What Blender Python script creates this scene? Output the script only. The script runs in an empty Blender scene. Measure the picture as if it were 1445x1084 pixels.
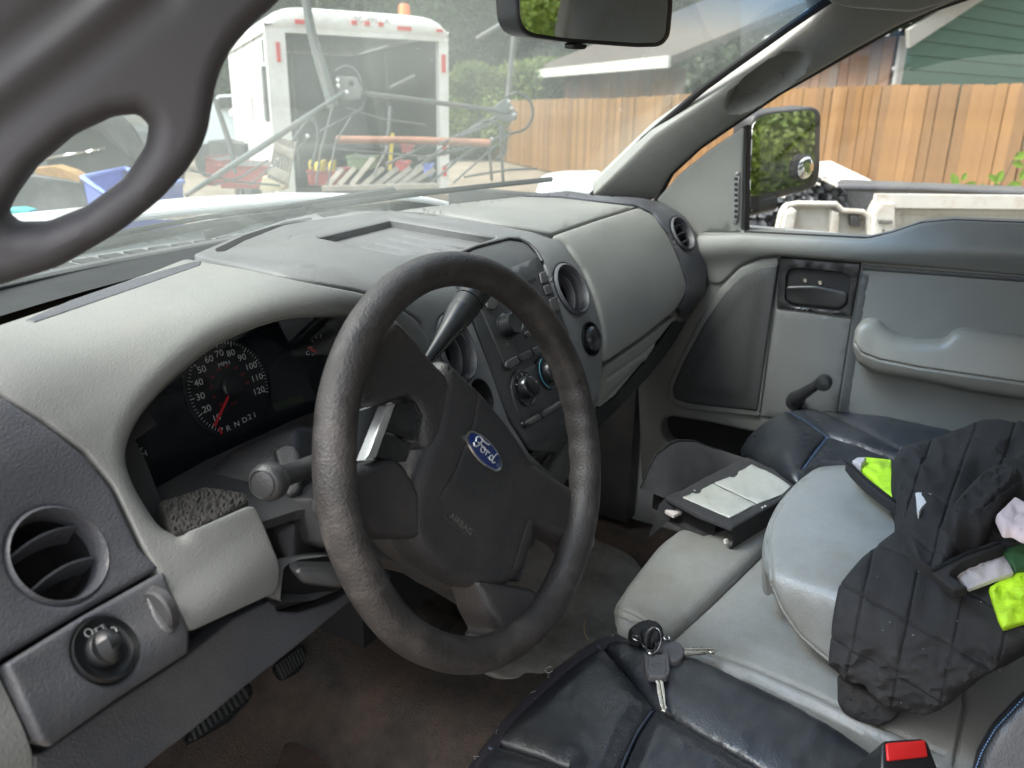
import bpy, bmesh, math, random
import numpy as np
from mathutils import Vector, Matrix
from mathutils.bvhtree import BVHTree
from mathutils.geometry import delaunay_2d_cdt

# ------------------------------------------------------------------ camera
F, CX, CY = 1130.0, 722.5, 542.0
AZ, PITCH, ROLL = map(math.radians, (59, 19.1, 1.1))
FW = np.array([math.sin(AZ)*math.cos(PITCH), math.cos(AZ)*math.cos(PITCH), -math.sin(PITCH)])
_r0 = np.array([math.cos(AZ), -math.sin(AZ), 0.0]); _u0 = np.cross(_r0, FW)
RT = _r0*math.cos(ROLL) + _u0*math.sin(ROLL)
UP = -_r0*math.sin(ROLL) + _u0*math.cos(ROLL)
CAM = np.array([-0.9386, -0.3802, 1.5197])

scene = bpy.context.scene
cd = bpy.data.cameras.new('camera'); cam = bpy.data.objects.new('camera', cd)
scene.collection.objects.link(cam); scene.camera = cam
cam.matrix_world = Matrix(((RT[0], UP[0], -FW[0], CAM[0]), (RT[1], UP[1], -FW[1], CAM[1]),
                           (RT[2], UP[2], -FW[2], CAM[2]), (0, 0, 0, 1)))
cd.sensor_width = 36; cd.lens = 36*F/1445; cd.clip_start = 0.02; cd.clip_end = 600
cd.dof.use_dof = True; cd.dof.focus_distance = 0.95; cd.dof.aperture_fstop = 8.0

# ------------------------------------------------------------------ light
SUN_EL, SUN_AZ = 55, 312          # compass degrees, clockwise from +Y
w = bpy.data.worlds.new('World'); scene.world = w; w.use_nodes = True
nt = w.node_tree; nt.nodes.clear()
sky = nt.nodes.new('ShaderNodeTexSky'); sky.sky_type = 'NISHITA'; sky.sun_disc = False
sky.sun_elevation = math.radians(SUN_EL); sky.sun_rotation = math.radians(SUN_AZ)
sky.air_density = 1.0; sky.dust_density = 4.0; sky.ozone_density = 1.0
hs = nt.nodes.new('ShaderNodeHueSaturation'); hs.inputs['Saturation'].default_value = 0.18
bg = nt.nodes.new('ShaderNodeBackground'); bg.inputs['Strength'].default_value = 0.15
wo = nt.nodes.new('ShaderNodeOutputWorld')
nt.links.new(sky.outputs[0], hs.inputs['Color']); nt.links.new(hs.outputs[0], bg.inputs[0]); nt.links.new(bg.outputs[0], wo.inputs[0])
sl = bpy.data.lights.new('sun', 'SUN'); sl.energy = 0.95; sl.angle = math.radians(22); sl.color = (1.0, 0.95, 0.88)
so = bpy.data.objects.new('sun', sl); scene.collection.objects.link(so)
_sd = Vector((math.sin(math.radians(SUN_AZ))*math.cos(math.radians(SUN_EL)), math.cos(math.radians(SUN_AZ))*math.cos(math.radians(SUN_EL)), math.sin(math.radians(SUN_EL))))
so.rotation_euler = _sd.to_track_quat('Z', 'Y').to_euler()
vs = scene.view_settings
vs.view_transform = 'Standard'; vs.look = 'None'; vs.gamma = 1; vs.use_curve_mapping = False
vs.exposure = 1.85
scene.cycles.max_bounces = 10; scene.cycles.diffuse_bounces = 5; scene.cycles.transparent_max_bounces = 12
scene.cycles.caustics_reflective = False; scene.cycles.caustics_refractive = False
rnd = random.Random(7)

# ------------------------------------------------------------------ point helpers
def ray(x, y): return FW + RT*((x-CX)/F) - UP*((y-CY)/F)
def rays(p):
    p = np.atleast_2d(np.asarray(p, float))
    return FW[None] + RT[None]*((p[:, :1]-CX)/F) - UP[None]*((p[:, 1:2]-CY)/F)
def at(x, y, d): return CAM + ray(x, y)*d
def on(x, y, axis, v):
    k = 'XYZ'.index(axis); r = ray(x, y); return CAM + r*((v-CAM[k])/r[k])
def onp(x, y, n, q):
    r = ray(x, y); n = np.asarray(n, float); return CAM + r*((n@np.asarray(q)-n@CAM)/(n@r))
def proj(q):
    v = np.asarray(q)-CAM; z = v@FW; return (CX+F*(v@RT)/z, CY-F*(v@UP)/z)
def unit(v): v = np.asarray(v, float); return v/np.linalg.norm(v)
def plane_map(n, q):
    n = unit(n); q = np.asarray(q, float)
    def f(p):
        r = rays(p); t = ((q-CAM)@n)/(r@n)
        return CAM[None]+r*t[:, None], np.repeat(n[None], len(r), 0)
    return f
def local_map(o, e1, e2, n):
    o, e1, e2, n = [np.asarray(a, float) for a in (o, e1, e2, n)]
    def f(p):
        p = np.atleast_2d(p); return o+p[:, :1]*e1+p[:, 1:2]*e2, np.repeat(n[None], len(p), 0)
    return f

# ------------------------------------------------------------------ objects
def link(o): scene.collection.objects.link(o); return o
def tag(o, label=None, cat=None, group=None, kind=None):
    if label: o['label'] = label
    if cat: o['category'] = cat
    if group: o['group'] = group
    if kind: o['kind'] = kind
    return o
def thing(name, label, cat, loc=(0, 0, 0), group=None):
    o = bpy.data.objects.new(name, None); link(o); o.location = loc; o.empty_display_size = .1
    return tag(o, label, cat, group)
def wloc(o):
    v = np.zeros(3)
    while o is not None: v = v+np.array(o.location); o = o.parent
    return v
def mo(name, verts, faces, mat, parent=None, smooth=35, loc=None):
    me = bpy.data.meshes.new(name)
    off = wloc(parent) if parent is not None else (np.asarray(loc, float) if loc is not None else np.zeros(3))
    v = np.asarray(verts, float)-off
    me.from_pydata(v.tolist(), [], [tuple(int(i) for i in f) for f in faces])
    me.validate(); me.update()
    if smooth:
        me.polygons.foreach_set('use_smooth', [True]*len(me.polygons)); me.set_sharp_from_angle(angle=math.radians(smooth))
    if mat: me.materials.append(mat)
    o = bpy.data.objects.new(name, me); link(o)
    if parent is not None: o.parent = parent
    elif loc is not None: o.location = loc
    return o
class MB:
    """collects shapes into one mesh"""
    def __init__(s): s.v = []; s.f = []
    def add(s, v, f):
        b = len(s.v); s.v += [list(map(float, q)) for q in v]; s.f += [tuple(int(i)+b for i in q) for q in f]; return s
    def box(s, c, size, R=None):
        R = np.eye(3) if R is None else np.asarray(R)
        v = [np.asarray(c)+R@(np.array([i, j, k])*np.asarray(size)/2) for i in (-1, 1) for j in (-1, 1) for k in (-1, 1)]
        return s.add(v, [(0, 1, 3, 2), (4, 6, 7, 5), (0, 4, 5, 1), (2, 3, 7, 6), (0, 2, 6, 4), (1, 5, 7, 3)])
    def bar(s, a, b, w, h, upv=(0, 0, 1)):
        a, b = np.asarray(a, float), np.asarray(b, float); d = b-a; L = np.linalg.norm(d); z = d/L
        x = np.cross(upv, z); x = x/np.linalg.norm(x) if np.linalg.norm(x) > 1e-5 else np.array([1., 0, 0]); y = np.cross(z, x)
        return s.box((a+b)/2, (w, h, L), np.stack([x, y, z], 1))
    def tube(s, pts, r, seg=10, cap=True, closed=False):
        pts = [np.asarray(p, float) for p in pts]; n = len(pts); rr = r if hasattr(r, '__len__') else [r]*n
        vv = []; prev = None
        for i in range(n):
            if closed: t = pts[(i+1) % n]-pts[i-1]
            else: t = pts[min(i+1, n-1)]-pts[max(i-1, 0)]
            t = t/max(np.linalg.norm(t), 1e-9)
            if prev is None:
                a = np.array([0, 0, 1.]) if abs(t[2]) < .9 else np.array([1., 0, 0]); x = np.cross(a, t)
            else: x = prev-t*(prev@t)
            x = x/np.linalg.norm(x); prev = x; y = np.cross(t, x)
            for k in range(seg):
                an = 2*math.pi*k/seg; vv.append(pts[i]+rr[i]*(math.cos(an)*x+math.sin(an)*y))
        ff = []
        for i in range(n if closed else n-1):
            j = (i+1) % n
            for k in range(seg): ff.append((i*seg+k, i*seg+(k+1) % seg, j*seg+(k+1) % seg, j*seg+k))
        if cap and not closed: ff += [tuple(reversed(range(seg))), tuple(range((n-1)*seg, n*seg))]
        return s.add(vv, ff)
    def lathe(s, prof, c, axis, seg=32, ex=None, sx=1., sy=1., cap=True):
        ax = unit(axis); a = np.asarray(ex, float) if ex is not None else (np.array([1., 0, 0]) if abs(ax[0]) < .8 else np.array([0, 0, 1.]))
        x = unit(a-ax*(a@ax)); y = np.cross(ax, x); vv = []; ff = []; n = len(prof)
        for r, h in prof:
            for k in range(seg):
                an = 2*math.pi*k/seg; vv.append(np.asarray(c)+ax*h+r*(sx*math.cos(an)*x+sy*math.sin(an)*y))
        for i in range(n-1):
            for k in range(seg): ff.append((i*seg+k, i*seg+(k+1) % seg, (i+1)*seg+(k+1) % seg, (i+1)*seg+k))
        if cap and prof[-1][0] > 1e-4: ff.append(tuple(range((n-1)*seg, n*seg)))
        return s.add(vv, ff)
    def obj(s, name, mat, parent=None, smooth=35, loc=None): return mo(name, s.v, s.f, mat, parent, smooth, loc)
def grid(name, P, mat, parent=None, flip=False, smooth=60, loc=None):
    P = np.asarray(P); a, b = P.shape[:2]; f = []
    for i in range(a-1):
        for j in range(b-1):
            q = (i*b+j, i*b+j+1, (i+1)*b+j+1, (i+1)*b+j); f.append(q[::-1] if flip else q)
    return mo(name, P.reshape(-1, 3), f, mat, parent, smooth, loc)

# ------------------------------------------------------------------ patch: a shaped panel with real thickness
def roundc(p, r, n=5):
    p = np.asarray(p, float); m = len(p); out = []
    rr = (list(r)+[5]*m)[:m] if hasattr(r, "__len__") else [r]*m
    for i in range(m):
        a, b, c = p[i-1], p[i], p[(i+1) % m]; u, v = a-b, c-b; lu, lv = np.linalg.norm(u), np.linalg.norm(v)
        if rr[i] <= 0 or lu < 1e-9 or lv < 1e-9: out.append(b); continue
        k = min(rr[i], lu*.48, lv*.48); s, e = b+u/lu*k, b+v/lv*k
        for j in range(n+1):
            t = j/n; out.append((1-t)**2*s+2*t*(1-t)*b+t*t*e)
    return np.array(out)
def resamp(p, step, closed=True):
    out = []; n = len(p)
    for i in range(n if closed else n-1):
        a, b = p[i], p[(i+1) % n]; L = np.linalg.norm(b-a)
        if L < 1e-7: continue
        k = max(1, int(math.ceil(L/step)))
        for j in range(k): out.append(a+(b-a)*j/k)
    if not closed: out.append(p[-1])
    return np.array(out)
def inside(poly, P):
    x, y = P[:, 0], P[:, 1]; c = np.zeros(len(P), bool); n = len(poly); j = n-1
    for i in range(n):
        xi, yi = poly[i]; xj, yj = poly[j]
        if yi != yj:
            c ^= ((yi > y) != (yj > y)) & (x < (xj-xi)*(y-yi)/(yj-yi)+xi)
        j = i
    return c
def segdist(P, loop, closed=True):
    d = np.full(len(P), 1e9); n = len(loop)
    for i in range(n if closed else n-1):
        a, b = loop[i], loop[(i+1) % n]; ab = b-a; L = ab@ab
        if L < 1e-12: continue
        t = np.clip(((P-a)@ab)/L, 0, 1); q = a+t[:, None]*ab; d = np.minimum(d, np.hypot(*(P-q).T))
    return d
def patch(name, outline, mapf, mat, parent=None, t=.003, depth=.02, bev=3, bh=None, r=6, holes=(), step=9, grooves=(), hf=None, smooth=40, rh=6, prs=3, loc=None):
    bh = t if bh is None else bh
    prng = np.random.RandomState(len(name)*7+len(outline))
    L = [resamp(roundc(outline, r), step)]
    for h in holes:
        h = np.asarray(h, float); L.append(resamp(roundc(h, rh) if len(h) < 13 else h, step*.8))
    pts = []; edges = []
    for lp in L:
        b = len(pts); pts += lp.tolist(); n = len(lp); edges += [(b+i, b+(i+1) % n) for i in range(n)]
    nb = len(pts)
    def ok(P, m):
        if len(P) == 0: return P
        g = inside(L[0], P)
        for h in L[1:]: g &= ~inside(h, P)
        P = P[g]
        if len(P) == 0: return P
        d = np.min([segdist(P, lp) for lp in L], 0); return P[d > m]
    extra = []
    if bev > 0:
        for fr in ((.12, .35, .65, 1.) if prs >= 3 else (.4, 1.)):
            o = fr*bev
            for lp in L:
                tn = np.roll(lp, -1, 0)-np.roll(lp, 1, 0); nn = np.stack([-tn[:, 1], tn[:, 0]], 1); nn /= np.maximum(np.linalg.norm(nn, axis=1, keepdims=True), 1e-9)
                for sg in (1, -1):
                    extra.append(ok(lp+nn*o*sg, o*.93))
    for g in grooves:
        pl = resamp(np.asarray(g[0], float), step*.6, False); tn = np.gradient(pl, axis=0); nn = np.stack([-tn[:, 1], tn[:, 0]], 1); nn /= np.maximum(np.linalg.norm(nn, axis=1, keepdims=True), 1e-9)
        for o in (0, .5, 1, 1.6, 2.4):
            for sg in ((1, -1) if o else (1,)): extra.append(ok(pl+nn*o*g[2]*sg, bev*.3+.3*step*.2))
    mn, mx = L[0].min(0), L[0].max(0)
    gx, gy = np.meshgrid(np.arange(mn[0], mx[0]+step, step), np.arange(mn[1], mx[1]+step, step*.87)); gx[1::2] += step/2
    G = np.stack([gx.ravel(), gy.ravel()], 1)+prng.uniform(-.08, .08, (gx.size, 2))*step
    extra.append(ok(G, max(bev+.45*step, .5*step) if bev > 0 else .45*step))
    E = np.concatenate([e for e in extra if len(e)]) if any(len(e) for e in extra) else np.zeros((0, 2))
    sc = step*.12
    if len(E):
        key = np.round(E/sc).astype(int); _, ix = np.unique(key, axis=0, return_index=True); E = E[ix]
    allp = np.concatenate([np.array(pts), E])
    S = 1/np.abs(allp).max()
    res = delaunay_2d_cdt([Vector((float(a*S), float(b*S))) for a, b in allp], edges, [], 0, 1e-7)
    V = np.array([list(v) for v in res[0]])/S; Fc = [f for f in res[2]]
    cen = np.array([V[list(f)].mean(0) for f in Fc]); keep = inside(L[0], cen)
    for h in L[1:]: keep &= ~inside(h, cen)
    Fc = [f for f, k in zip(Fc, keep) if k]
    used = sorted({i for f in Fc for i in f}); re = {u: i for i, u in enumerate(used)}; V = V[used]; Fc = [[re[i] for i in f] for f in Fc]
    d = np.min([segdist(V, lp) for lp in L], 0)
    h = np.full(len(V), float(t))
    if bev > 0:
        q = np.clip(1-d/bev, 0, 1); h -= bh*(1-np.sqrt(np.clip(1-q*q, 0, 1)))
    for g in grooves:
        dg = segdist(V, np.asarray(g[0], float), False); h -= g[1]*np.exp(-(dg/g[2])**2)
    if hf is not None: h += hf(V, d)
    P, N = mapf(V); T = P+N*h[:, None]
    cnt = {}
    F2 = []
    for f in Fc:
        a, b, c = T[f[0]], T[f[1]], T[f[2]]
        if np.cross(b-a, c-a)@N[f[0]] < 0: f = f[::-1]
        F2.append(tuple(f))
        for i in range(len(f)):
            e = (f[i], f[(i+1) % len(f)]); cnt[(min(e), max(e))] = cnt.get((min(e), max(e)), []) + [e]
    if depth > 0:
        B = P-N*depth; bd = [v[0] for v in cnt.values() if len(v) == 1]; idx = {}; vv = T.tolist()
        for a, b in bd:
            for i in (a, b):
                if i not in idx: idx[i] = len(vv); vv.append(B[i].tolist())
            F2.append((b, a, idx[a], idx[b]))
        T = vv
    return mo(name, T, F2, mat, parent, smooth, loc)
def ell(cx, cy, rx, ry, n=28, rot=0):
    a = np.linspace(0, 2*math.pi, n, endpoint=False); c, s = math.cos(rot), math.sin(rot)
    x, y = rx*np.cos(a), ry*np.sin(a); return np.stack([cx+c*x-s*y, cy+s*x+c*y], 1)
def circ_px(c, n, r, k=28):
    n = unit(n); x = unit(np.cross(n, (0, 0, 1.))); y = np.cross(n, x)
    return np.array([proj(np.asarray(c)+r*(math.cos(a)*x+math.sin(a)*y)) for a in np.linspace(0, 2*math.pi, k, endpoint=False)])
_txt = {}
def text(name, s, o, e1, e2, size, mat, parent, align='CENTER', ex=.0004, bold=0, xs=1.):
    c = bpy.data.curves.new(name, 'FONT'); c.body = s; c.size = 1; c.align_x = align; c.align_y = 'CENTER'; c.resolution_u = 3; c.offset = bold
    to = bpy.data.objects.new('t', c); link(to); dg = bpy.context.evaluated_depsgraph_get(); dg.update()
    me = bpy.data.meshes.new_from_object(to.evaluated_get(dg)); bpy.data.objects.remove(to)
    v = np.array([list(q.co) for q in me.vertices]) if len(me.vertices) else np.zeros((0, 3)); f = [tuple(p.vertices) for p in me.polygons]
    e1, e2 = unit(e1), unit(e2); n = np.cross(e1, e2)
    W = np.asarray(o)+v[:, :1]*size*xs*e1+v[:, 1:2]*size*e2+n*ex
    bpy.data.meshes.remove(me)
    if name is None: return W, f
    return W, f

# ------------------------------------------------------------------ materials
def mat(name, col, rough=.5, metal=0., spec=.5, var=.0, vscale=8., grain=None, gscale=900., dirt=None, dscale=4., damt=.5, coat=0., sheen=0., bump2=None):
    m = bpy.data.materials.new(name); m.use_nodes = True; t = m.node_tree; b = t.nodes['Principled BSDF']; N, Lk = t.nodes.new, t.links.new
    b.inputs['Base Color'].default_value = (*col, 1); b.inputs['Roughness'].default_value = rough; b.inputs['Metallic'].default_value = metal
    b.inputs['Specular IOR Level'].default_value = spec; b.inputs['Coat Weight'].default_value = coat; b.inputs['Sheen Weight'].default_value = sheen
    tc = N('ShaderNodeTexCoord'); src = None
    if var:
        n1 = N('ShaderNodeTexNoise'); n1.inputs['Scale'].default_value = vscale; n1.inputs['Detail'].default_value = 8; n1.inputs['Roughness'].default_value = .65
        Lk(tc.outputs['Object'], n1.inputs['Vector'])
        mr = N('ShaderNodeMapRange'); mr.inputs[1].default_value = .3; mr.inputs[2].default_value = .7; mr.inputs[3].default_value = 1-var; mr.inputs[4].default_value = 1+var
        Lk(n1.outputs[0], mr.inputs[0]); vm = N('ShaderNodeVectorMath'); vm.operation = 'SCALE'; vm.inputs[0].default_value = col
        Lk(mr.outputs[0], vm.inputs['Scale']); src = vm.outputs[0]
        mr2 = N('ShaderNodeMapRange'); mr2.inputs[1].default_value = .3; mr2.inputs[2].default_value = .7; mr2.inputs[3].default_value = max(0, rough-.12); mr2.inputs[4].default_value = min(1, rough+.12)
        Lk(n1.outputs[0], mr2.inputs[0]); Lk(mr2.outputs[0], b.inputs['Roughness'])
    if dirt is not None:
        n2 = N('ShaderNodeTexNoise'); n2.inputs['Scale'].default_value = dscale; n2.inputs['Detail'].default_value = 10; n2.inputs['Roughness'].default_value = .7
        Lk(tc.outputs['Object'], n2.inputs['Vector'])
        r2 = N('ShaderNodeMapRange'); r2.inputs[1].default_value = .48; r2.inputs[2].default_value = .68; r2.inputs[3].default_value = 0; r2.inputs[4].default_value = damt
        Lk(n2.outputs[0], r2.inputs[0]); mx = N('ShaderNodeMix'); mx.data_type = 'RGBA'; mx.inputs[7].default_value = (*dirt, 1); mx.inputs[6].default_value = (*col, 1)
        Lk(r2.outputs[0], mx.inputs[0])
        if src: Lk(src, mx.inputs[6])
        src = mx.outputs[2]
    if src: Lk(src, b.inputs['Base Color'])
    last = None
    if grain:
        g = N('ShaderNodeTexNoise'); g.inputs['Scale'].default_value = gscale; g.inputs['Detail'].default_value = 2
        Lk(tc.outputs['Object'], g.inputs['Vector']); bp = N('ShaderNodeBump'); bp.inputs['Strength'].default_value = grain; bp.inputs['Distance'].default_value = .0008
        Lk(g.outputs[0], bp.inputs['Height']); last = bp
    if bump2:
        g = N('ShaderNodeTexNoise'); g.inputs['Scale'].default_value = bump2[0]; g.inputs['Detail'].default_value = 5
        Lk(tc.outputs['Object'], g.inputs['Vector']); bp = N('ShaderNodeBump'); bp.inputs['Strength'].default_value = bump2[1]; bp.inputs['Distance'].default_value = bump2[2]
        Lk(g.outputs[0], bp.inputs['Height'])
        if last: Lk(last.outputs[0], bp.inputs['Normal'])
        last = bp
    if last: Lk(last.outputs[0], b.inputs['Normal'])
    return m
def schlick(t):
    lw = t.nodes.new('ShaderNodeLayerWeight'); lw.inputs['Blend'].default_value = .5
    p = t.nodes.new('ShaderNodeMath'); p.operation = 'POWER'; p.inputs[1].default_value = 5; q = t.nodes.new('ShaderNodeMath'); q.operation = 'MULTIPLY_ADD'; q.inputs[1].default_value = .9; q.inputs[2].default_value = .06
    t.links.new(lw.outputs['Facing'], p.inputs[0]); t.links.new(p.outputs[0], q.inputs[0]); return q.outputs[0]
M = {}
M['pad'] = mat('light_grey_vinyl', (.195, .200, .190), .5, var=.08, vscale=4, grain=.55, gscale=620, dirt=(.30, .29, .26), dscale=2.2, damt=.5)
M['pad2'] = mat('mid_grey_vinyl', (.235, .24, .225), .5, var=.07, vscale=5, grain=.9, gscale=420, dirt=(.30,.29,.26), dscale=4, damt=.3)
M['dark'] = mat('dark_grey_plastic', (.145, .15, .152), .42, var=.08, vscale=9, grain=.8, gscale=520, dirt=(.19, .185, .17), dscale=5, damt=.45)
M['darker'] = mat('charcoal_plastic', (.05, .05, .052), .42, var=.12, vscale=12, grain=.5, gscale=600, dirt=(.12, .11, .09), dscale=14, damt=.35)
M['panel'] = mat('stack_black', (.036, .038, .040), .38, var=.1, grain=.3, gscale=700, dirt=(.07,.065,.058), dscale=10, damt=.35)
M['spoke'] = mat('spoke_vinyl', (.042, .040, .042), .36, var=.15, vscale=20, grain=.8, gscale=420, dirt=(.08,.068,.06), dscale=9, damt=.45)
M['black'] = mat('black_plastic', (.016, .017, .018), .4, var=.1, grain=.15, gscale=900)
M['hole'] = mat('black_recess', (.006, .006, .007), .8)
M['gloss'] = mat('glossy_black_plastic', (.02, .022, .024), .18, var=.1, dirt=(.08, .07, .06), dscale=25, damt=.2)
M['slate'] = mat('slate_plastic', (.075, .078, .088), .42, var=.1, grain=.7, gscale=520, dirt=(.15, .145, .135), dscale=6, damt=.45)
M['rim'] = mat('worn_rim_rubber', (.036, .033, .032), .46, var=.22, vscale=40, grain=1.0, gscale=420, dirt=(.098, .086, .08), dscale=28, damt=.6)
M['hub'] = mat('airbag_cover_vinyl', (.040, .040, .043), .46, var=.15, vscale=20, grain=1., gscale=420, dirt=(.11, .09, .075), dscale=6, damt=.45)
M['white'] = mat('white_print', (.75, .75, .73), .6)
M['red'] = mat('red_print', (.62, .03, .035), .5)
M['dred'] = mat('dim_red_print', (.38, .03, .03), .5)
M['chrome'] = mat('metal', (.6, .6, .6), .22, metal=1.)
M['blue'] = mat('blue_enamel', (.012, .03, .16), .25, coat=.5)
M['ltgrey'] = mat('door_grey', (.155, .16, .15), .48, var=.06, vscale=4, grain=.6, gscale=500, dirt=(.23,.225,.20), dscale=3, damt=.3)
M['greyseat'] = mat('grey_seat_vinyl', (.235, .236, .222), .44, var=.09, vscale=7, grain=.6, gscale=450, dirt=(.15, .135, .10), dscale=6, damt=.55, bump2=(40, .25, .004))
M['leather'] = mat('black_blue_leather', (.020, .0232, .028), .33, var=.12, vscale=10, grain=.5, gscale=380, dirt=(.06, .062, .06), dscale=8, damt=.4, bump2=(30, .3, .004))
M['seam'] = mat('blue_piping', (.022, .03, .05), .5)
M['carpet'] = mat('dirty_carpet', (.07, .06, .052), .95, var=.45, vscale=22, grain=1, gscale=500, dirt=(.17, .11, .08), dscale=4.5, damt=.8, bump2=(260,.9,.004))
M['dust'] = mat('dusty_floor_mat', (.27, .255, .225), .95, var=.3, vscale=15, grain=1, gscale=400, dirt=(.05, .045, .04), dscale=5, damt=.7)
M['headliner'] = mat('headliner_fabric', (.3, .3, .29), .9)
M['paint'] = mat('white_car_paint', (.78, .80, .80), .3, coat=.4, var=.03)

# ================================================================== the pickup truck
truck = thing('pickup_truck', 'white work pickup truck seen from its open driver door, grey cab around the steering wheel', 'pickup truck')
def T(name, v, f, m, par=None, **k): return mo(name, v, f, m, par or truck, **k)

# ---- dashboard base surface (stations across the cab, profile windshield -> knees)
ST = {
 -.95: [(.22,1.352),(.17,1.345),(.13,1.33),(.09,1.305),(.07,1.27),(.05,1.235),(.03,1.20),(.02,1.15),(.03,1.10),(.10,1.02)],
 -.80: [(.30,1.352),(.23,1.345),(.18,1.33),(.14,1.305),(.115,1.27),(.095,1.235),(.07,1.20),(.05,1.15),(.06,1.10),(.12,1.02)],
 -.64: [(.38,1.352),(.29,1.347),(.22,1.33),(.18,1.295),(.15,1.25),(.125,1.215),(.095,1.18),(.07,1.15),(.075,1.09),(.14,1.01)],
 -.42: [(.50,1.345),(.36,1.352),(.25,1.36),(.19,1.36),(.15,1.335),(.13,1.28),(.11,1.22),(.09,1.16),(.09,1.09),(.15,1.01)],
 -.28: [(.55,1.338),(.41,1.34),(.29,1.345),(.215,1.342),(.17,1.32),(.152,1.27),(.135,1.21),(.115,1.15),(.10,1.08),(.16,1.0)],
 -.12: [(.61,1.33),(.46,1.338),(.34,1.338),(.27,1.33),(.215,1.30),(.18,1.25),(.15,1.19),(.12,1.13),(.10,1.07),(.15,.97)],
  .02: [(.63,1.33),(.46,1.34),(.34,1.34),(.265,1.33),(.21,1.30),(.175,1.25),(.15,1.19),(.125,1.13),(.11,1.06),(.16,.96)],
  .18: [(.62,1.33),(.46,1.345),(.33,1.345),(.25,1.33),(.205,1.30),(.165,1.24),(.14,1.18),(.13,1.12),(.13,1.06),(.19,.97)],
  .40: [(.57,1.337),(.44,1.346),(.32,1.345),(.25,1.332),(.21,1.30),(.172,1.245),(.148,1.185),(.14,1.13),(.15,1.08),(.22,1.0)],
  .62: [(.50,1.345),(.38,1.346),(.30,1.342),(.25,1.33),(.21,1.30),(.18,1.25),(.155,1.19),(.15,1.15),(.17,1.11),(.25,1.03)],
  .74: [(.45,1.342),(.36,1.34),(.29,1.333),(.24,1.318),(.20,1.295),(.165,1.252),(.142,1.19),(.145,1.14),(.19,1.07),(.28,.99)],
  .84: [(.40,1.342),(.33,1.34),(.27,1.33),(.22,1.31),(.18,1.285),(.15,1.24),(.13,1.18),(.135,1.13),(.18,1.06),(.27,.98)]}
def crom(P, t):
    n = len(P); i = int(min(max(math.floor(t), 0), n-2)); u = t-i
    a, b, c, d = P[max(i-1, 0)], P[i], P[i+1], P[min(i+2, n-1)]
    return .5*((2*b)+(-a+c)*u+(2*a-5*b+4*c-d)*u*u+(-a+3*b-3*c+d)*u**3)
for _x in ST: ST[_x].append((ST[_x][-1][0]+.03, .74)); ST[_x].insert(0, (ST[_x][0][0]+.16, ST[_x][0][1]-.002))
SX = sorted(ST); CP = np.array([[[x, y, z] for y, z in ST[x]] for x in SX])
NU, NV = 133, 121
rows = np.array([[crom(CP[:, k], i*(len(SX)-1)/(NU-1)) for k in range(12)] for i in range(NU)])
DS = np.array([[crom(rows[i], j*11/(NV-1)) for j in range(NV)] for i in range(NU)])
DN = np.cross(np.gradient(DS, axis=0), np.gradient(DS, axis=1)); DN /= np.linalg.norm(DN, axis=2, keepdims=True)
if DN[50, 40] @ np.array([0, -1, .4]) < 0: DN = -DN
for _ in range(6):
    q_ = np.pad(DN, ((1,1),(1,1),(0,0)), 'edge'); DN = (q_[:-2,1:-1]+q_[2:,1:-1]+q_[1:-1,:-2]+q_[1:-1,2:]+q_[1:-1,1:-1])/5; DN /= np.linalg.norm(DN, axis=2, keepdims=True)
_f = []
for i in range(NU-1):
    for j in range(NV-1): _f.append((i*NV+j, i*NV+j+1, (i+1)*NV+j+1, (i+1)*NV+j))
DB = BVHTree.FromPolygons([tuple(v) for v in DS.reshape(-1, 3)], _f)
DNf = DN.reshape(-1, 3); DSf = DS.reshape(-1, 3)
def dash_map(p):
    r = rays(p); P = np.zeros((len(r), 3)); N = np.zeros((len(r), 3))
    for i, d in enumerate(r):
        hit = DB.ray_cast(Vector(CAM), Vector(d).normalized())
        if hit[0] is None or (hit[0]-Vector(CAM)).length > 2.4:
            t = (1.335-CAM[2])/d[2] if d[2] < -.02 else 2; P[i] = CAM+d*t; N[i] = (0, 0, 1)
        else:
            P[i] = hit[0]; q4 = list(_f[hit[2]]); w4 = 1/(np.linalg.norm(DSf[q4]-P[i], axis=1)+1e-6)**2; n = (DNf[q4]*w4[:, None]).sum(0); N[i] = n/np.linalg.norm(n)
    return P, N
def D1(x, y):
    P, N = dash_map([(x, y)]); return P[0], N[0]
# recessed substrate that closes the gaps between the panels
lipk = np.array([(640,620),(622,560),(600,505),(565,468),(520,448),(470,442),(410,441),(352,456),(300,482),(250,525),(212,568),(190,605),(181,640),(188,672),(205,705),(228,738),(250,751)], float)
lipv = np.array([crom(np.array([[*q, 0] for q in lipk]), t)[:2] for t in np.linspace(0, len(lipk)-1, (len(lipk)-1)*6+1)])
_sub = DS-DN*.045; _pp = np.array([proj(q)[:2] for q in _sub.reshape(-1, 3)]); _in = inside(np.concatenate([lipv, [(272,760),(400,700),(400,850),(640,780)]]), _pp)
dash = mo('dashboard', _sub.reshape(-1, 3), [f for f in _f if not all(_in[i] for i in f) and _sub.reshape(-1, 3)[list(f)][:, 2].mean() > 1.0 and f[0] % NV >= 11], M['black'], truck)

def dp(name, out, m, **k): return patch(name, out, dash_map, m, dash, **k)

# vent positions (centre, normal, radius)
def vdef(px, py, r, tilt=None):
    c, n = D1(px, py); r = r/1130*float((c-CAM)@FW); n = unit(n if tilt is None else unit(n)+np.asarray(tilt)); return c, n, r
VL = vdef(78, 787, 72); VCL = vdef(641, 492, 48); VCR = vdef(804, 409, 37); VR = vdef(961, 331, 25)
K1 = vdef(678, 560, 24); K2 = vdef(832, 479, 23)
HL = vdef(142, 921, 46)

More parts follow.
